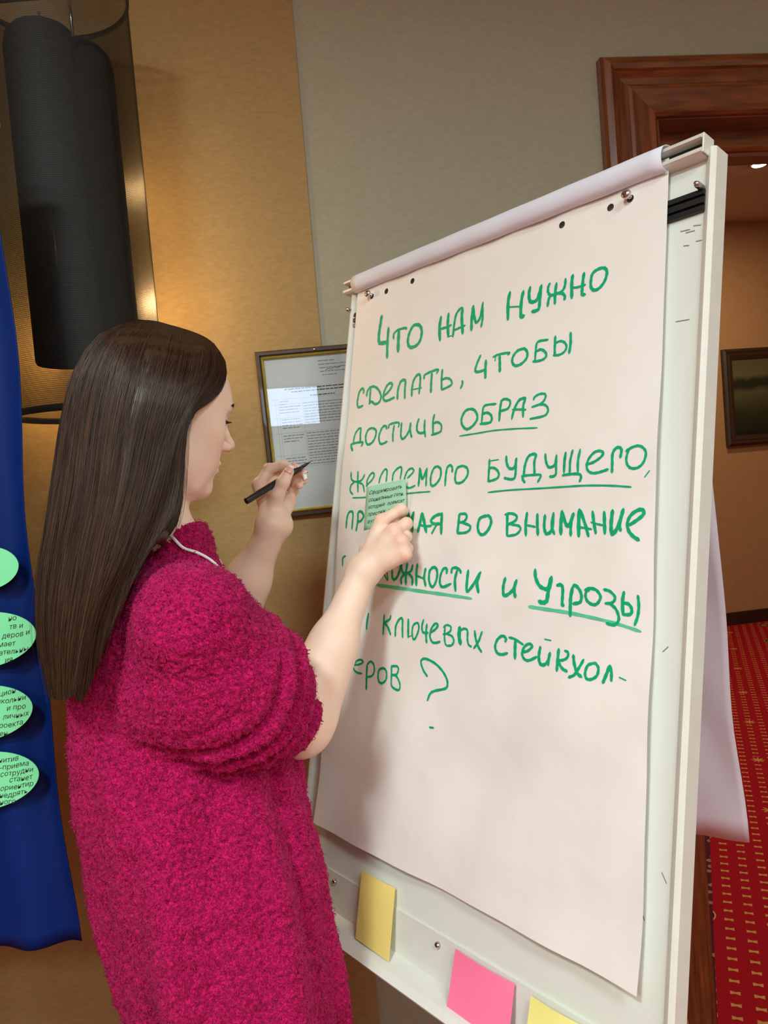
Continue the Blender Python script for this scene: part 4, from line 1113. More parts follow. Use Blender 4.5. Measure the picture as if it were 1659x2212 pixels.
def hand(p, H, sc=1.0, side='L'):
    w_ = H['wrist']
    # palm
    d = None
    for k, r in (('index', .0125), ('middle', .0125), ('ring', .012), ('pinky', .0115)):
        a = w_ + (H[k][0] - w_) * .18; c = cone(p, a, H[k][0], .0155 * sc, r * sc)
        d = c if d is None else smin(d, c, .011)
    for k, r in (('index', (.0098, .0088, .0078, .0070)), ('middle', (.0098, .0088, .0078, .0070)), ('ring', (.0094, .0084, .0075, .0068)), ('pinky', (.0086, .0076, .0068, .0062))):
        f = None; J = H[k]
        for i in range(3):
            c = cone(p, J[i], J[i + 1], r[i] * sc, r[i + 1] * sc); f = c if f is None else smin(f, c, .003)
            f = smin(f, ball(p, J[i], r[i] * sc * 1.05), .004)
        d = smin(d, f, .0035)
    T = H['thumb']; t = cone(p, w_ + (T[0] - w_) * .3, T[0], .017 * sc, .0165 * sc)
    t = smin(t, cone(p, T[0], T[1], .0165 * sc, .0115 * sc), .008)
    t = smin(t, cone(p, T[1], T[2], .0116 * sc, .0108 * sc), .004)
    t = smin(t, cone(p, T[2], T[3], .0112 * sc, .0086 * sc), .003)
    return smin(d, t, .008 if side == 'L' else .010)
def bbox(pts, m): a = np.array(pts); return a.min(0) - m, a.max(0) + m
def arm_r(p):
    d = cone(p, EL_R, WR_R, .041, .0235)
    d = smin(d, cone(p, EL_R + (WR_R - EL_R) * .12, EL_R + (WR_R - EL_R) * .5, .042, .034), .03)
    lat = np.cross(WR_R - EL_R, Nv); lat /= np.linalg.norm(lat)
    d = smin(d, cone(p, WR_R - lat * .008, WR_R + lat * .009, .0205, .0205), .014)
    d = smin(d, cone(p, SHO_R, EL_R, .052, .040), .03)
    d = smin(d, boxed(p, *bbox([q for k in HANDR for q in ([HANDR[k]] if k == 'wrist' else HANDR[k])], .03), lambda q: hand(q, HANDR, 1.03, 'R')), .014)
    return d
def arm_l(p):
    d = cone(p, EL_L, WR_L, .040, .0235)
    d = smin(d, cone(p, EL_L + (WR_L - EL_L) * .12, EL_L + (WR_L - EL_L) * .5, .041, .036), .03)
    d = smin(d, cone(p, P(580, 1134, 1.255), P(606, 1136, 1.262), .0215, .0205), .012)
    d = smin(d, cone(p, SHO_L, EL_L, .050, .040), .03)
    d = smin(d, boxed(p, *bbox([q for k in HANDL for q in ([HANDL[k]] if k == 'wrist' else HANDL[k])], .03), lambda q: hand(q, HANDL, 1.0, 'L')), .014)
    return d
TA = math.radians(35)
tF = np.array([math.cos(TA), math.sin(TA), 0]); tS = np.array([math.sin(TA), -math.cos(TA), 0])   # forward, to her right
# torso sections: photo row, left and right outline of the sweater there
SEC = [(1150, 335, 388), (1190, 285, 402), (1235, 225, 452), (1330, 190, 515), (1450, 165, 572), (1560, 170, 606), (1700, 188, 654), (1850, 216, 678), (2000, 250, 696), (2120, 286, 716), (2212, 312, 728), (2330, 338, 742)]
SD = 1.055; rows = []
lat = np.array([math.cos(math.radians(20)), math.sin(math.radians(20)), 0])
cF, cS = abs(tF @ lat), abs(tS @ lat)
ASD = [.05, .07, .105, .12, .115, .115, .13, .16, .17, .175, .18, .18]
for (y, l, r), asd in zip(SEC, ASD):
    a, b = P(l, y, SD), P(r, y, SD); half = np.linalg.norm(b - a) / 2 * .985
    af = math.sqrt(max(half ** 2 - (asd * cS) ** 2, (half * .55) ** 2)) / cF
    c = (a + b) / 2; rows.append((c[2], c[0], c[1], af, asd))
rows = np.array(sorted(rows)); HEM = rows[0][0]
def torso(p, inset=0.):
    z = p[:, 2]; g = [np.interp(z, rows[:, 0], rows[:, k]).astype(F32) for k in (1, 2, 3, 4)]
    x, y = p[:, 0] - g[0], p[:, 1] - g[1]
    u = x * F32(tF[0]) + y * F32(tF[1]); v = x * F32(tS[0]) + y * F32(tS[1])
    a, b = g[2] - F32(inset), g[3] - F32(inset)
    k0 = np.sqrt((u / a) ** 2 + (v / b) ** 2); k1 = np.sqrt((u / a ** 2) ** 2 + (v / b ** 2) ** 2)
    d = k0 * (k0 - 1) / np.maximum(k1, 1e-6)
    d = np.where(k0 < .02, -np.minimum(a, b), d)
    top = z - F32(rows[-1][0]) ; bot = F32(HEM) - z
    return smax(smax(d.astype(F32), top, .02), bot, .02)
def body(p):
    d = boxed(p, HO - .17, HO + .17, head)
    d = smin(d, cone(p, NB, NB2, .049, .054), .02)
    d = smin(d, torso(p, .035), .01)
    d = smin(d, boxed(p, *bbox([EL_R, WR_R, SHO_R] + HANDR['index'] + HANDR['pinky'] + HANDR['thumb'], .07), arm_r), .01)
    d = smin(d, boxed(p, *bbox([EL_L, WR_L, SHO_L] + HANDL['index'] + HANDL['pinky'] + HANDL['thumb'], .07), arm_l), .01)
    return d
lo_, hi_ = bbox([HO - .15, HO + .16, rows[0][1:4] * [1, 1, 0] + [-.2, -.2, HEM - .02], rows[0][1:4] * [1, 1, 0] + [.25, .25, HEM], EL_R, WR_R, WR_L, EL_L] + HANDR['index'] + HANDL['ring'], .05)
lo_[2] = 1.02        # the bare body is only modelled down to where the sweater hides it
bv, bf = nets(body, lo_, hi_, .0021)
bv = newton(body, bv, 1)

# natural skin colour: cheeks, lips, knuckles
SK = np.array(rgb(238, 206, 186)[:3])
colr = np.tile(SK, (len(bv), 1))
def tint(c, r, col_, amt):
    global colr
    d = np.linalg.norm(bv - np.asarray(c), axis=1) / r; w_ = np.clip(1 - d, 0, 1) ** 1.2 * amt
    colr = colr * (1 - w_[:, None]) + np.array(rgb(*col_)[:3]) * w_[:, None]
for s in (-1, 1):
    tint(HD(.062, .040 * s, -.040), .030, (214, 128, 116), .5)
    tint(HD(.084, .028 * s, .006), .016, (196, 150, 142), .4)
for y_ in (-.012, -.006, 0, .006, .012):
    tint(HD(.094, y_, -.056), .0085, (186, 92, 96), .8); tint(HD(.092, y_, -.066), .009, (192, 98, 100), .8)
tint(HD(.108, 0, -.03), .018, (226, 140, 126), .5)
for H in (HANDR, HANDL):
    for k in ('index', 'middle', 'ring', 'pinky'):
        tint(H[k][0], .020, (226, 132, 118), .75); tint(H[k][1], .015, (228, 142, 124), .6); tint(H[k][3], .012, (232, 150, 136), .6)
    tint(H['thumb'][3], .016, (226, 150, 140), .5)
def mk_skin():
    m = bpy.data.materials.new('fair skin'); m.use_nodes = True; nt = m.node_tree; p = nt.nodes['Principled BSDF']
    at = nt.nodes.new('ShaderNodeAttribute'); at.attribute_name = 'pigment'
    nz = nt.nodes.new('ShaderNodeTexNoise'); nz.inputs['Scale'].default_value = 45; nz.inputs['Detail'].default_value = 4
    tc = nt.nodes.new('ShaderNodeTexCoord'); nt.links.new(tc.outputs['Object'], nz.inputs['Vector'])
    mx = nt.nodes.new('ShaderNodeMix'); mx.data_type = 'RGBA'; mx.blend_type = 'MULTIPLY'
    mr = nt.nodes.new('ShaderNodeMapRange'); mr.inputs['From Min'].default_value = .45; mr.inputs['From Max'].default_value = .75; mr.inputs['To Max'].default_value = .4
    nt.links.new(nz.outputs['Fac'], mr.inputs['Value']); nt.links.new(mr.outputs[0], mx.inputs[0])
    nt.links.new(at.outputs['Color'], mx.inputs[6]); mx.inputs[7].default_value = (1, .86, .82, 1)
    nt.links.new(mx.outputs[2], p.inputs['Base Color'])
    p.inputs['Roughness'].default_value = .48; p.inputs['Subsurface Weight'].default_value = .08
    p.inputs['Subsurface Radius'].default_value = (.9, .35, .2); p.inputs['Subsurface Scale'].default_value = .01
    bp = nt.nodes.new('ShaderNodeBump'); bp.inputs['Strength'].default_value = .15; bp.inputs['Distance'].default_value = .001
    n2 = nt.nodes.new('ShaderNodeTexNoise'); n2.inputs['Scale'].default_value = 500; nt.links.new(tc.outputs['Object'], n2.inputs['Vector'])
    nt.links.new(n2.outputs['Fac'], bp.inputs['Height']); nt.links.new(bp.outputs[0], p.inputs['Normal'])
    return m
MT['skin'] = mk_skin()
foot = np.array([rows[0][1], rows[0][2], 0])
person = empty('person', foot); tag(person, 'woman with long dark hair in a fluffy magenta sweater pressing a note to the flipchart', 'person')
bo = keep(meshnp('body', bv, bf, MT['skin']), person)
ca_ = bo.data.color_attributes.new('pigment', 'FLOAT_COLOR', 'POINT')
if len(bo.data.vertices) == len(colr):
    ca_.data.foreach_set('color', np.concatenate([colr, np.ones((len(colr), 1))], 1).astype(np.float32).ravel())

# eyes, brows, lashes, nails
MT['eyewhite'] = mat('eye', rgb(226, 218, 212), .2, var=.02, vscale=30)
MT['brow'] = mat('brow hair', rgb(58, 40, 28), .7, var=.2, vscale=90)
MT['nail'] = mat('pink nail', rgb(236, 178, 172), .18, var=.03, vscale=30, coat=.5)
MT['nailtip'] = mat('white nail tip', rgb(244, 238, 234), .2, var=.02, vscale=30, coat=.5)
def surf(x, y, z, off=.0003):
    """drop a head-frame point forward onto the skin"""
    p = HD(x, y, z)[None].astype(float)
    for _ in range(25):
        d = float(body(p.astype(F32))[0]) - off
        if abs(d) < 1e-4: break
        p = p - hF * d * .8
    return p[0]
for s in (-1, 1):
    # brow: a cluster of short hairs
    vs_ = []
    rb = random.Random(7)
    bvv = []; bff = []
    for k in range(110):
        t = rb.random(); y = s * (.008 + .038 * t); z = .0215 + .006 * math.sin(t * 2.6) - .004 * t + rb.uniform(-.0016, .0016)
        a = surf(.10, y, z, .0003); b = a + hL * s * .0042 + hU * rb.uniform(-.0002, .0016) + hF * .0006 - hF * .002 * t
        k0 = len(bvv); n_ = hU * .00028
        bvv += [a - n_, a + n_, b]; bff.append((k0, k0 + 1, k0 + 2))
    o = keep(mesh('eyebrow', bvv, bff, MT['brow']), person); mm = o.modifiers.new('s', 'SOLIDIFY'); mm.thickness = .0005
    lv = []; lf = []
    for k in range(34):
        t = k / 33; y = s * (.019 + .026 * t); a = surf(.11, y, .0002 + .0012 * math.sin(t * 3.1), .0002)
        tip = a + hF * .0075 + hU * (-.0012) + hL * s * .004 * (t - .3)
        mid = (a + tip) / 2 - hU * .0012; n_ = hL * .00025
        k0 = len(lv); lv += [a - n_, a + n_, mid + n_, mid - n_, tip]; lf += [(k0, k0 + 1, k0 + 2, k0 + 3), (k0 + 3, k0 + 2, k0 + 4)]
    o = keep(mesh('eyelashes', lv, lf, MT['brow']), person); mm = o.modifiers.new('s', 'SOLIDIFY'); mm.thickness = .0004
    # the gap between the lids: a sliver of eye looking down
    sl = [surf(.11, s * (.021 + .021 * t), -.0010 - .0012 * math.sin(t * 3.14), -.0002) for t in np.linspace(0, 1, 7)]
    tube('eye', sl, [.0003, .0009, .0013, .0014, .0013, .0008, .0003], MT['eyewhite'], person, 8)
def nail(J, width, out, name='fingernail'):
    """curved nail on the last joint: J last segment, out = direction the nail faces"""
    a, b = np.array(J[2]), np.array(J[3]); t = b - a; t /= np.linalg.norm(t); out = out - t * (out @ t); out /= np.linalg.norm(out); s = np.cross(t, out)
    grid = {}
    def pt(x, l):     # x across -1..1, l along 0..1
        q = b + t * (-.006 + l * .0155)
        base = q + s * x * width * (.9 if l < .8 else .75)
        ray_ = base + out * .012
        for _ in range(20):
            d = float(body(ray_[None].astype(F32))[0]) - .0006
            if abs(d) < 1e-4: break
            ray_ = ray_ - out * d * .8
            if (ray_ - base) @ out < .0005: ray_ = base + out * (.0062 - .0025 * x * x); break
        return ray_
    for nm, l0, l1, m in ((name, 0, .76, MT['nail']), ('nail_tip', .76, 1.0, MT['nailtip'])):
        vs = [pt(-1 + 2 * i / 5, l0 + (l1 - l0) * j / 3) for j in range(4) for i in range(6)]
        fs = [(j * 6 + i, j * 6 + i + 1, j * 6 + i + 7, j * 6 + i + 6) for j in range(3) for i in range(5)]
        o = keep(mesh(nm, vs, fs, m, smooth=True), person); mm = o.modifiers.new('s', 'SOLIDIFY'); mm.thickness = .0007; mm.offset = 0
toCam = lambda p: (CAM - p) / np.linalg.norm(CAM - p)
upv = np.array([0, 0, 1.])
nail(HANDL['thumb'], .0068, toCam(HANDL['thumb'][3]) * 1.0 + upv * .25)
nail(HANDL['index'], .0048, upv + toCam(HANDL['index'][3]) * .1)
nail(HANDL['middle'], .0048, upv + toCam(HANDL['middle'][3]) * .35)
nail(HANDL['ring'], .0046, upv * .9 + toCam(HANDL['ring'][3]) * .5)

# ------------------------------------------------------------ sweater
CUFF_R = EL_R + (WR_R - EL_R) * .09
SM = P(508, 1470, .985)
CUF = P(588, 1536, 1.05)
CUFF_L = EL_L + (WR_L - EL_L) * .02
armax = (EL_R - SHO_R); armlen = np.linalg.norm(armax); armax = armax / armlen
def sweater(p):
    d = torso(p)
    # soft vertical drape
    ang = np.arctan2(p[:, 1] - F32(SD), p[:, 0] - F32(-.24))
    zz = p[:, 2]
    d = d - F32(.010) * np.sin(ang * 7 + 3 * zz) * np.clip((1.30 - zz) * 2.5, 0, 1) - F32(.004) * np.sin(ang * 13 - 5 * zz) * np.clip((1.25 - zz) * 3, 0, 1)
    def sl(q):
        t = ((q - SHO_R.astype(F32)) @ armax.astype(F32)) / F32(armlen)
        w_ = np.clip((t - .18) * 4, 0, 1)
        sk = t * 24 + F32(1.1) * np.sin(q[:, 2] * 22 + q[:, 0] * 14) + F32(.7) * np.sin(q[:, 1] * 40)
        fold_ = F32(.034) * (np.abs(np.sin(sk)) ** .6 - .70) * w_
        a = cone(q, SHO_R, SM, .069, .082)
        a = smin(a, cone(q, SM, CUF, .082, .058), .03)
        a = smin(a, ell(q, P(418, 1500, .955), (.074, .062, .060)), .05)      # cloth sagging under the arm
        a = smin(a, ell(q, P(535, 1560, 1.00), (.060, .06, .040)), .04)
        a = a - fold_
        # opening of the cuff
        a = smax(a, -cone(q, CUF + (EL_R - CUF) * .2, WR_R, .047, .05), .008)
        return a
    lo1, hi1 = bbox([SHO_R, SM, CUFF_R, P(430, 1500, .975)], .15)
    s1 = boxed(p, lo1, hi1, sl)
    def sl2(q):
        a = cone(q, SHO_L, EL_L, .066, .056)
        return smax(a, -cone(q, EL_L + (WR_L - EL_L) * .05, WR_L, .046, .05), .008)
    s2 = boxed(p, *bbox([SHO_L, EL_L], .17), sl2)
    # shoulders and yoke
    d = smin(d, cone(p, SHO_R + [-.01, .01, .012], SHO_L + [0, 0, .01], .052, .052), .045)
    d = smin(d, cone(p, NB2 + [0, 0, -.06], NB2 + [.004, .002, .012], .064, .056), .035)
    d = smax(d, -cone(p, NB2 + [0, 0, .042], NB2 + [.01, 0, .2], .046, .06), .008)
    ks = np.clip(.075 - .60 * (np.sqrt(((p - SHO_R.astype(F32)) ** 2).sum(1)) - .085), .006, .042).astype(F32); d = smin(d, s1, ks); d = smin(d, s2, .04)
    return d
ls, hs = bbox([rows[0][1:4] * [1, 1, 0] + [-.27, -.27, HEM - .02], rows[0][1:4] * [1, 1, 0] + [.27, .27, HEM], SHO_R, SHO_L, EL_R + [.05, .05, 0], EL_L, NB2 + [0, 0, .02]], .085)
sv, sf = nets(sweater, ls, hs, .0026)
gn_ = grad(sweater, sv, 1e-3)
def boucle(v):
    w_ = v + .004 * np.stack([vnoise(v * 120, 5), vnoise(v * 120, 6), vnoise(v * 120, 7)], 1)
    a = 1 - np.abs(vnoise(w_ * 180, 1)); b = 1 - np.abs(vnoise(w_ * 290, 2)); c = vnoise(v * 40, 3); e = vnoise(v * 16, 9)
    return a, b, c, e
a_, b_, c_, e_ = boucle(sv)
hgt = (a_ - .5) * .0050 + (b_ - .5) * .0028 + c_ * .0018 + e_ * .0022
sv2 = sv + gn_ * hgt[:, None]
def mk_sweater():
    m = bpy.data.materials.new('magenta boucle wool'); m.use_nodes = True; nt = m.node_tree; p = nt.nodes['Principled BSDF']
    N = nt.nodes.new; L = nt.links.new; tc = N('ShaderNodeTexCoord')
    vo = N('ShaderNodeTexNoise'); vo.inputs['Scale'].default_value = 330; vo.inputs['Detail'].default_value = 3; vo.inputs['Distortion'].default_value = 1.2; L(tc.outputs['Object'], vo.inputs['Vector'])
    cr = N('ShaderNodeValToRGB'); e = cr.color_ramp.elements; e[0].position = .38; e[0].color = rgb(128, 2, 52); e[1].position = .66; e[1].color = rgb(212, 22, 106)
    L(vo.outputs['Fac'], cr.inputs[0]); L(cr.outputs[0], p.inputs['Base Color'])
    p.inputs['Roughness'].default_value = .8; p.inputs['Sheen Weight'].default_value = .18; p.inputs['Sheen Tint'].default_value = (1, .25, .55, 1); p.inputs['Sheen Roughness'].default_value = .5
    p.inputs['Specular IOR Level'].default_value = .12
    bp = N('ShaderNodeBump'); bp.inputs['Strength'].default_value = .9; bp.inputs['Distance'].default_value = .0025; L(vo.outputs['Fac'], bp.inputs['Height']); L(bp.outputs[0], p.inputs['Normal'])
    return m
MT['sweater'] = mk_sweater()
sw = keep(meshnp('sweater', sv2, sf, MT['sweater']), person); sw['label'] = 'fluffy magenta boucle sweater with bunched sleeves'
# curled loops of yarn standing off the surface
rg = np.random.default_rng(4)
K = 26000; pick = rg.choice(len(sv), K, replace=False); base = sv2[pick]; nn = gn_[pick]
ta = rg.normal(size=(K, 3)); ta -= nn * (ta * nn).sum(1)[:, None]; ta /= np.linalg.norm(ta, axis=1)[:, None]; tb = np.cross(nn, ta)
S = 7; th = np.linspace(0, 1, S); rad_ = rg.uniform(.0016, .0034, K)
lp = []
for t in th:
    ang = math.pi * 1.25 * t
    lp.append(base + nn * (np.sin(ang) * rad_ * 1.25 - .0004)[:, None] + ta * ((1 - np.cos(ang)) * rad_)[:, None] + tb * (t * rad_ * .8)[:, None])
lp = np.stack(lp, 1); wv = tb * .00042
vv = np.stack([lp - wv[:, None], lp + wv[:, None]], 2).reshape(-1, 3)
ii = (np.arange(K)[:, None] * S + np.arange(S - 1)[None]).reshape(-1) * 2
ff_ = np.stack([ii, ii + 1, ii + 3, ii + 2], 1)
yl = keep(meshnp('yarn_loops', vv, ff_, MT['sweater']), person); yl['kind'] = 'stuff'

# ------------------------------------------------------------ hair
G = [[(462, 742, 1.065), (486, 782, 1.052), (482, 830, 1.03), (455, 866, 1.005), (420, 888, .982), (402, 925, .968), (397, 980, .962), (393, 1040, .96), (388, 1095, .955), (376, 1145, .952), (345, 1165, .952)],
     [(440, 727, 1.055), (462, 768, 1.012), (445, 835, .980), (405, 890, .958), (388, 960, .950), (378, 1040, .945), (362, 1110, .935), (338, 1165, .925), (300, 1195, .92)],
     [(405, 713, 1.04), (408, 762, .975), (390, 840, .945), (358, 930, .935), (335, 1020, .925), (312, 1100, .915), (280, 1190, .905), (245, 1262, .90), (212, 1340, .895), (190, 1490, .89)],
     [(355, 699, 1.02), (330, 750, .950), (305, 840, .925), (282, 940, .915), (262, 1050, .905), (236, 1160, .895), (210, 1260, .885), (185, 1360, .88), (160, 1502, .875)],
     [(315, 692, 1.0), (262, 730, .950), (225, 820, .930), (203, 940, .920), (188, 1060, .910), (163, 1180, .900), (143, 1290, .89), (133, 1390, .885), (135, 1512, .885)],
     [(300, 691, 1.0), (218, 724, .975), (168, 800, .958), (141, 900, .948), (124, 1010, .94), (106, 1120, .93), (86, 1240, .92), (82, 1360, .915), (110, 1505, .915)],
     [(300, 691, 1.005), (222, 724, 1.03), (175, 800, 1.03), (148, 900, 1.02), (132, 1010, 1.005), (118, 1120, .99), (98, 1240, .975), (94, 1360, .965), (115, 1500, .955)],
     [(345, 696, 1.022), (275, 722, 1.08), (250, 770, 1.11), (230, 830, 1.12), (205, 940, 1.105), (190, 1060, 1.08), (165, 1200, 1.03), (130, 1330, .99), (130, 1485, .97)],
     [(430, 722, 1.058), (405, 750, 1.12), (372, 860, 1.15), (345, 950, 1.135), (322, 1040, 1.11), (292, 1120, 1.08), (240, 1230, 1.03), (170, 1400, .985)]]
NS = 40
guides = []
for g in G:
    q = np.array([P(*a) for a in g]); seg_ = np.r_[0, np.cumsum(np.linalg.norm(np.diff(q, axis=0), axis=1))]
    dense = np.array(catmull(q, 10)); s_ = np.r_[0, np.cumsum(np.linalg.norm(np.diff(dense, axis=0), axis=1))]
    guides.append(np.stack([np.interp(np.linspace(0, s_[-1], NS), s_, dense[:, k]) for k in range(3)], 1))
guides = np.array(guides)
def hair_at(phi):     # phi array in [0, 8] -> (n, NS, 3)
    i = np.clip(np.floor(phi).astype(int), 0, len(guides) - 2); t = (phi - i)[:, None, None]
    g = lambda k: guides[np.clip(k, 0, len(guides) - 1)]
    a, b, c, e = g(i - 1), g(i), g(i + 1), g(i + 2)
    return .5 * (2 * b + (c - a) * t + (2 * a - 5 * b + 4 * c - e) * t ** 2 + (3 * b - a - 3 * c + e) * t ** 3)
NPH = 120
sheet = hair_at(np.linspace(0, 8 - 1e-6, NPH))
axis_pt = guides.mean(0)                                           # the inside of the hair, per level
rng = np.random.default_rng(11)
clump = rng.normal(size=(NPH,)) ; clump = np.convolve(clump, [.3, .4, .3], 'same')
hv = sheet + (axis_pt[None] - sheet) * (.030 + .012 * clump[:, None, None] + .12 * (np.arange(NS) / NS)[None, :, None] ** 5) * np.minimum(1, np.arange(NS) / 8)[None, :, None]
hv += (HO[None, None] - hv) / np.linalg.norm(HO[None, None] - hv, axis=2, keepdims=True) * .0035 * np.clip(1 - np.arange(NS) / 12, 0, 1)[None, :, None]
idx_ = np.arange(NPH * NS).reshape(NPH, NS)[:, :-2]
hf = np.stack([idx_[:-1, :-1], idx_[1:, :-1], idx_[1:, 1:], idx_[:-1, 1:]], -1).reshape(-1, 4)
def mk_hair():
    m = bpy.data.materials.new('dark brown hair'); m.use_nodes = True; nt = m.node_tree; p = nt.nodes['Principled BSDF']
    N = nt.nodes.new; L = nt.links.new
    at = N('ShaderNodeAttribute'); at.attribute_name = 'tone'
    cr = N('ShaderNodeValToRGB'); e = cr.color_ramp.elements; e[0].position = 0; e[0].color = rgb(28, 17, 12); e[1].position = 1; e[1].color = rgb(98, 66, 45)
    L(at.outputs['Fac'], cr.inputs[0]); L(cr.outputs[0], p.inputs['Base Color'])
    p.inputs['Roughness'].default_value = .36; p.inputs['Specular IOR Level'].default_value = .5
    return m
MT['hair'] = mk_hair()
hr = keep(meshnp('hair', hv.reshape(-1, 3), hf, MT['hair']), person); th_ = hr.data.attributes.new('tone', 'FLOAT', 'POINT'); th_.data.foreach_set('value', np.full(len(hr.data.vertices), .22, np.float32))
mm = hr.modifiers.new('s', 'SOLIDIFY'); mm.thickness = .006; mm.offset = 0
NSTR = 9500; NP = 20
phi = np.clip(rng.uniform(-.02, 8.0, NSTR) * np.where(rng.random(NSTR) < .35, .62, 1.0), 0, 7.999)
NCL = 150; cen_ = (np.floor(phi / 8 * NCL) + .5) / NCL * 8 + rng.normal(size=NCL + 1)[np.floor(phi / 8 * NCL).astype(int)] * .02; cen_ = np.clip(cen_, 0, 7.999)
lw_ = (.75 * np.linspace(0, 1, NS) ** .8)[None, :, None]
st_ = hair_at(phi) * (1 - lw_) + hair_at(cen_) * lw_
kk = np.linspace(0, NS - 1, NP); k0 = np.floor(kk).astype(int); k1 = np.minimum(k0 + 1, NS - 1); tt = (kk - k0)[None, :, None]
st_ = st_[:, k0] * (1 - tt) + st_[:, k1] * tt; ax_ = axis_pt[k0] * (1 - tt[0]) + axis_pt[k1] * tt[0]
depth = rng.random(NSTR) ** 1.6 * .045 - .012
st_ = st_ + (ax_[None] - st_) * depth[:, None, None] * np.minimum(1, np.arange(NP) / 3)[None, :, None]
ln = 1 - rng.random(NSTR) ** 3 * .20 + rng.normal(size=NSTR) * .016    # uneven ends
base_ = st_[:, :1]
# shorten or lengthen by re-sampling
tl = np.clip(ln[:, None] * np.linspace(0, 1, NP)[None], 0, 1.0) * (NP - 1); a0 = np.floor(tl).astype(int); a0 = np.minimum(a0, NP - 2); fr = (tl - a0)[..., None]
ar = np.arange(NSTR)[:, None]; st_ = st_[ar, a0] * (1 - fr) + st_[ar, a0 + 1] * fr
fq = rng.uniform(.6, 1.6, NSTR)[:, None]; ph = rng.uniform(0, 6.28, NSTR)[:, None]; lev = np.linspace(0, 1, NP)[None]
wob = np.sin(lev * 6.28 * fq + ph) * .0016 * np.minimum(1, lev * 4); dirw = rng.normal(size=(NSTR, 1, 3)); dirw /= np.linalg.norm(dirw, axis=2, keepdims=True)
st_ = st_ + dirw * wob[..., None]
fly = rng.random(NSTR) < .03
st_[fly] += dirw[fly] * (lev ** 1.5 * .010)[..., None]
tan = np.gradient(st_, axis=1); tan /= np.linalg.norm(tan, axis=2, keepdims=True) + 1e-9
ref = np.array([.3, -.9, .2]); n1 = np.cross(tan, ref); n1 /= np.linalg.norm(n1, axis=2, keepdims=True) + 1e-9; n2 = np.cross(tan, n1)
w0 = (.00046 * (1 - .55 * lev ** 3) * np.where(fly, .45, 1)[:, None])[..., None]
tri = [st_ + (n1 * math.cos(q) + n2 * math.sin(q)) * w0 for q in (0, 2.094, 4.189)]
hv2 = np.stack(tri, 2).reshape(-1, 3)
b0 = (np.arange(NSTR)[:, None] * NP + np.arange(NP - 1)[None]).reshape(-1) * 3
hf2 = np.concatenate([np.stack([b0 + a, b0 + (a + 1) % 3, b0 + 3 + (a + 1) % 3, b0 + 3 + a], 1) for a in range(3)])
hs_ = keep(meshnp('hair_strands', hv2, hf2, MT['hair']), person); hs_['kind'] = 'stuff'
ta_ = hs_.data.attributes.new('tone', 'FLOAT', 'POINT')
if len(hs_.data.vertices) == len(hv2): ta_.data.foreach_set('value', np.repeat(rng.beta(1.2, 2.4, NSTR)[:, None] * np.linspace(.75, 1.15, NP)[None], 3, axis=1).reshape(-1).astype(np.float32))

# ------------------------------------------------------------ legs and shoes (below the frame)
for s, nm in ((1, 'r'), (-1, 'l')):
    hp = foot + tS * .075 * s + [0, 0, HEM + .012]; kn = foot + tS * .09 * s + tF * .02 + [0, 0, .47]; an = foot + tS * .10 * s - tF * .01 + [0, 0, .10]
    tube('trouser_leg', catmull([hp, (hp + kn) / 2 + tF * .01, kn, (kn + an) / 2 - tF * .01, an], 5), list(np.interp(np.linspace(0, 1, 21), [0, .5, 1], [.078, .060, .050])), MT['trouser'], person, 24)
    sv_, sf_ = nets(lambda q: smax(smin(ell(q, an + tF * .055 + [0, 0, -.068], (.135, .048, .040), np.array([tF, tS, [0, 0, 1]])), cone(q, an + [0, 0, -.04], an + [0, 0, .01], .042, .045), .03), F32(.002) - q[:, 2], .004), an - .22, an + .22, .005)
    keep(meshnp('shoe', sv_, sf_, MT['shoe']), person)

# ------------------------------------------------------------ things she holds and wears
mp0, mp1 = P(530.5, 1083.5, 1.215), P(671, 997.5, 1.292)
ax = (mp1 - mp0); Lp = np.linalg.norm(ax); ax = ax / Lp
pen = empty('pen', (mp0 + mp1) / 2); tag(pen, 'slim black felt-tip pen held in the left hand, tip towards the flipchart', 'pen')
def along(t): return mp0 + ax * Lp * t
tube('barrel', [along(t) for t in (0, .004, .03, .66, .665)], [.0036, .0050, .0055, .0055, .0048], MT['blackpl'], pen, 20)
tube('grip', [along(t) for t in (.665, .67, .80, .86)], [.0048, .0055, .0050, .0034], MT['blackpl'], pen, 20)
tube('tip', [along(t) for t in (.86, .95, 1.0)], [.0032, .0020, .0006], MT['blackpl'], pen, 12)
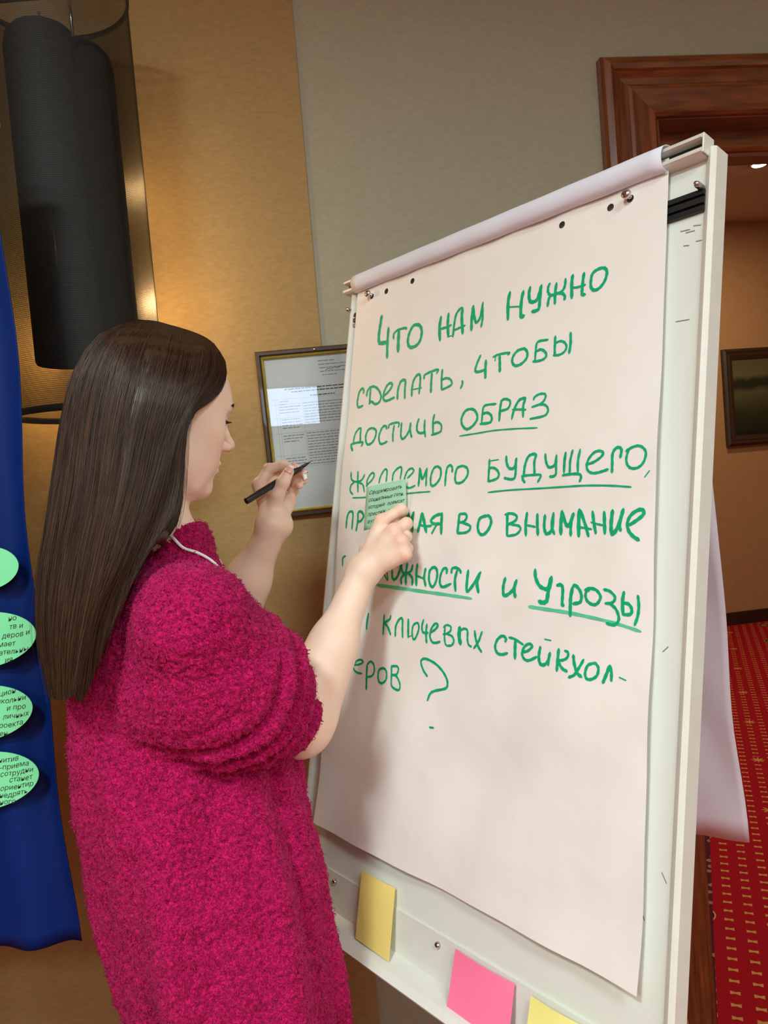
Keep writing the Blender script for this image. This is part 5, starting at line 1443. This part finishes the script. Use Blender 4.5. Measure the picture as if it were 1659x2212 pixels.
# green note under the right hand
nt4 = [PB(792, 1052, .034), PB(877, 1035, .006), PB(878, 1126, .006), PB(786, 1146, .030)]
gp_ = empty('held_note', sum(nt4) / 4); tag(gp_, 'small pale green sticky note with black handwriting held against the sheet', 'sticky note')
def GN(x, y, n=0.):    # x, y in 0..1, y down
    a = nt4[0] * (1 - x) + nt4[1] * x; b = nt4[3] * (1 - x) + nt4[2] * x
    nn_ = np.cross(nt4[1] - nt4[0], nt4[3] - nt4[0]); nn_ /= np.linalg.norm(nn_); nn_ = nn_ if nn_ @ Nv > 0 else -nn_
    return a * (1 - y) + b * y + nn_ * (n + .0015 * math.sin(x * 3.1) * (1 - y))
k = 8
o = mesh('paper', [GN(i / k, j / k) for j in range(k + 1) for i in range(k + 1)], [(j * (k + 1) + i, j * (k + 1) + i + 1, (j + 1) * (k + 1) + i + 1, (j + 1) * (k + 1) + i) for j in range(k) for i in range(k)], MT['gnote'], smooth=True); keep(o, gp_)
mm = o.modifiers.new('s', 'SOLIDIFY'); mm.thickness = .0003; mm.offset = -1
for i, t in enumerate(['Сформировать', 'социальные сети,', 'которые  повысят', 'престиж  в', 'вузах']):
    wln = [.78, .93, .93, .60, .34][i] * .98; size = .105; tw = len(t) * size * .56
    text_mesh('handwriting', t, size * 1.12, MT['blackink'], gp_, (lambda x, y, i=i, k_=wln / tw / 1.12: GN(.07 + x * k_, .20 + i * .165 - y, .0005)), .35, .0015)
# lanyard
def sw_surface(a, off=.0025):
    p = np.array(a, float)
    for _ in range(30):
        d = float(sweater(p[None].astype(F32))[0]) - off
        if abs(d) < 2e-4: break
        g_ = grad(sweater, p[None], 1e-3)[0]; p = p - g_ * d * .8
    return p
lan = empty('lanyard', P(420, 1190, 1.0)); tag(lan, 'white cord lanyard around the neck of the woman in magenta', 'lanyard')
for pts_ in ([(333, 1140, .985), (352, 1147, .98), (372, 1160, .985), (394, 1186, .99), (416, 1210, 1.0), (438, 1233, 1.01), (460, 1256, 1.02), (482, 1282, 1.04)],
             [(352, 1142, 1.0), (375, 1152, 1.01), (402, 1168, 1.03), (424, 1196, 1.05), (446, 1222, 1.07), (470, 1250, 1.09), (492, 1285, 1.11)]):
    q = [sw_surface(P(*a), .0045) for a in pts_]
    tube('cord', catmull(q, 5), .0021, MT['lanyard'], lan, 8)
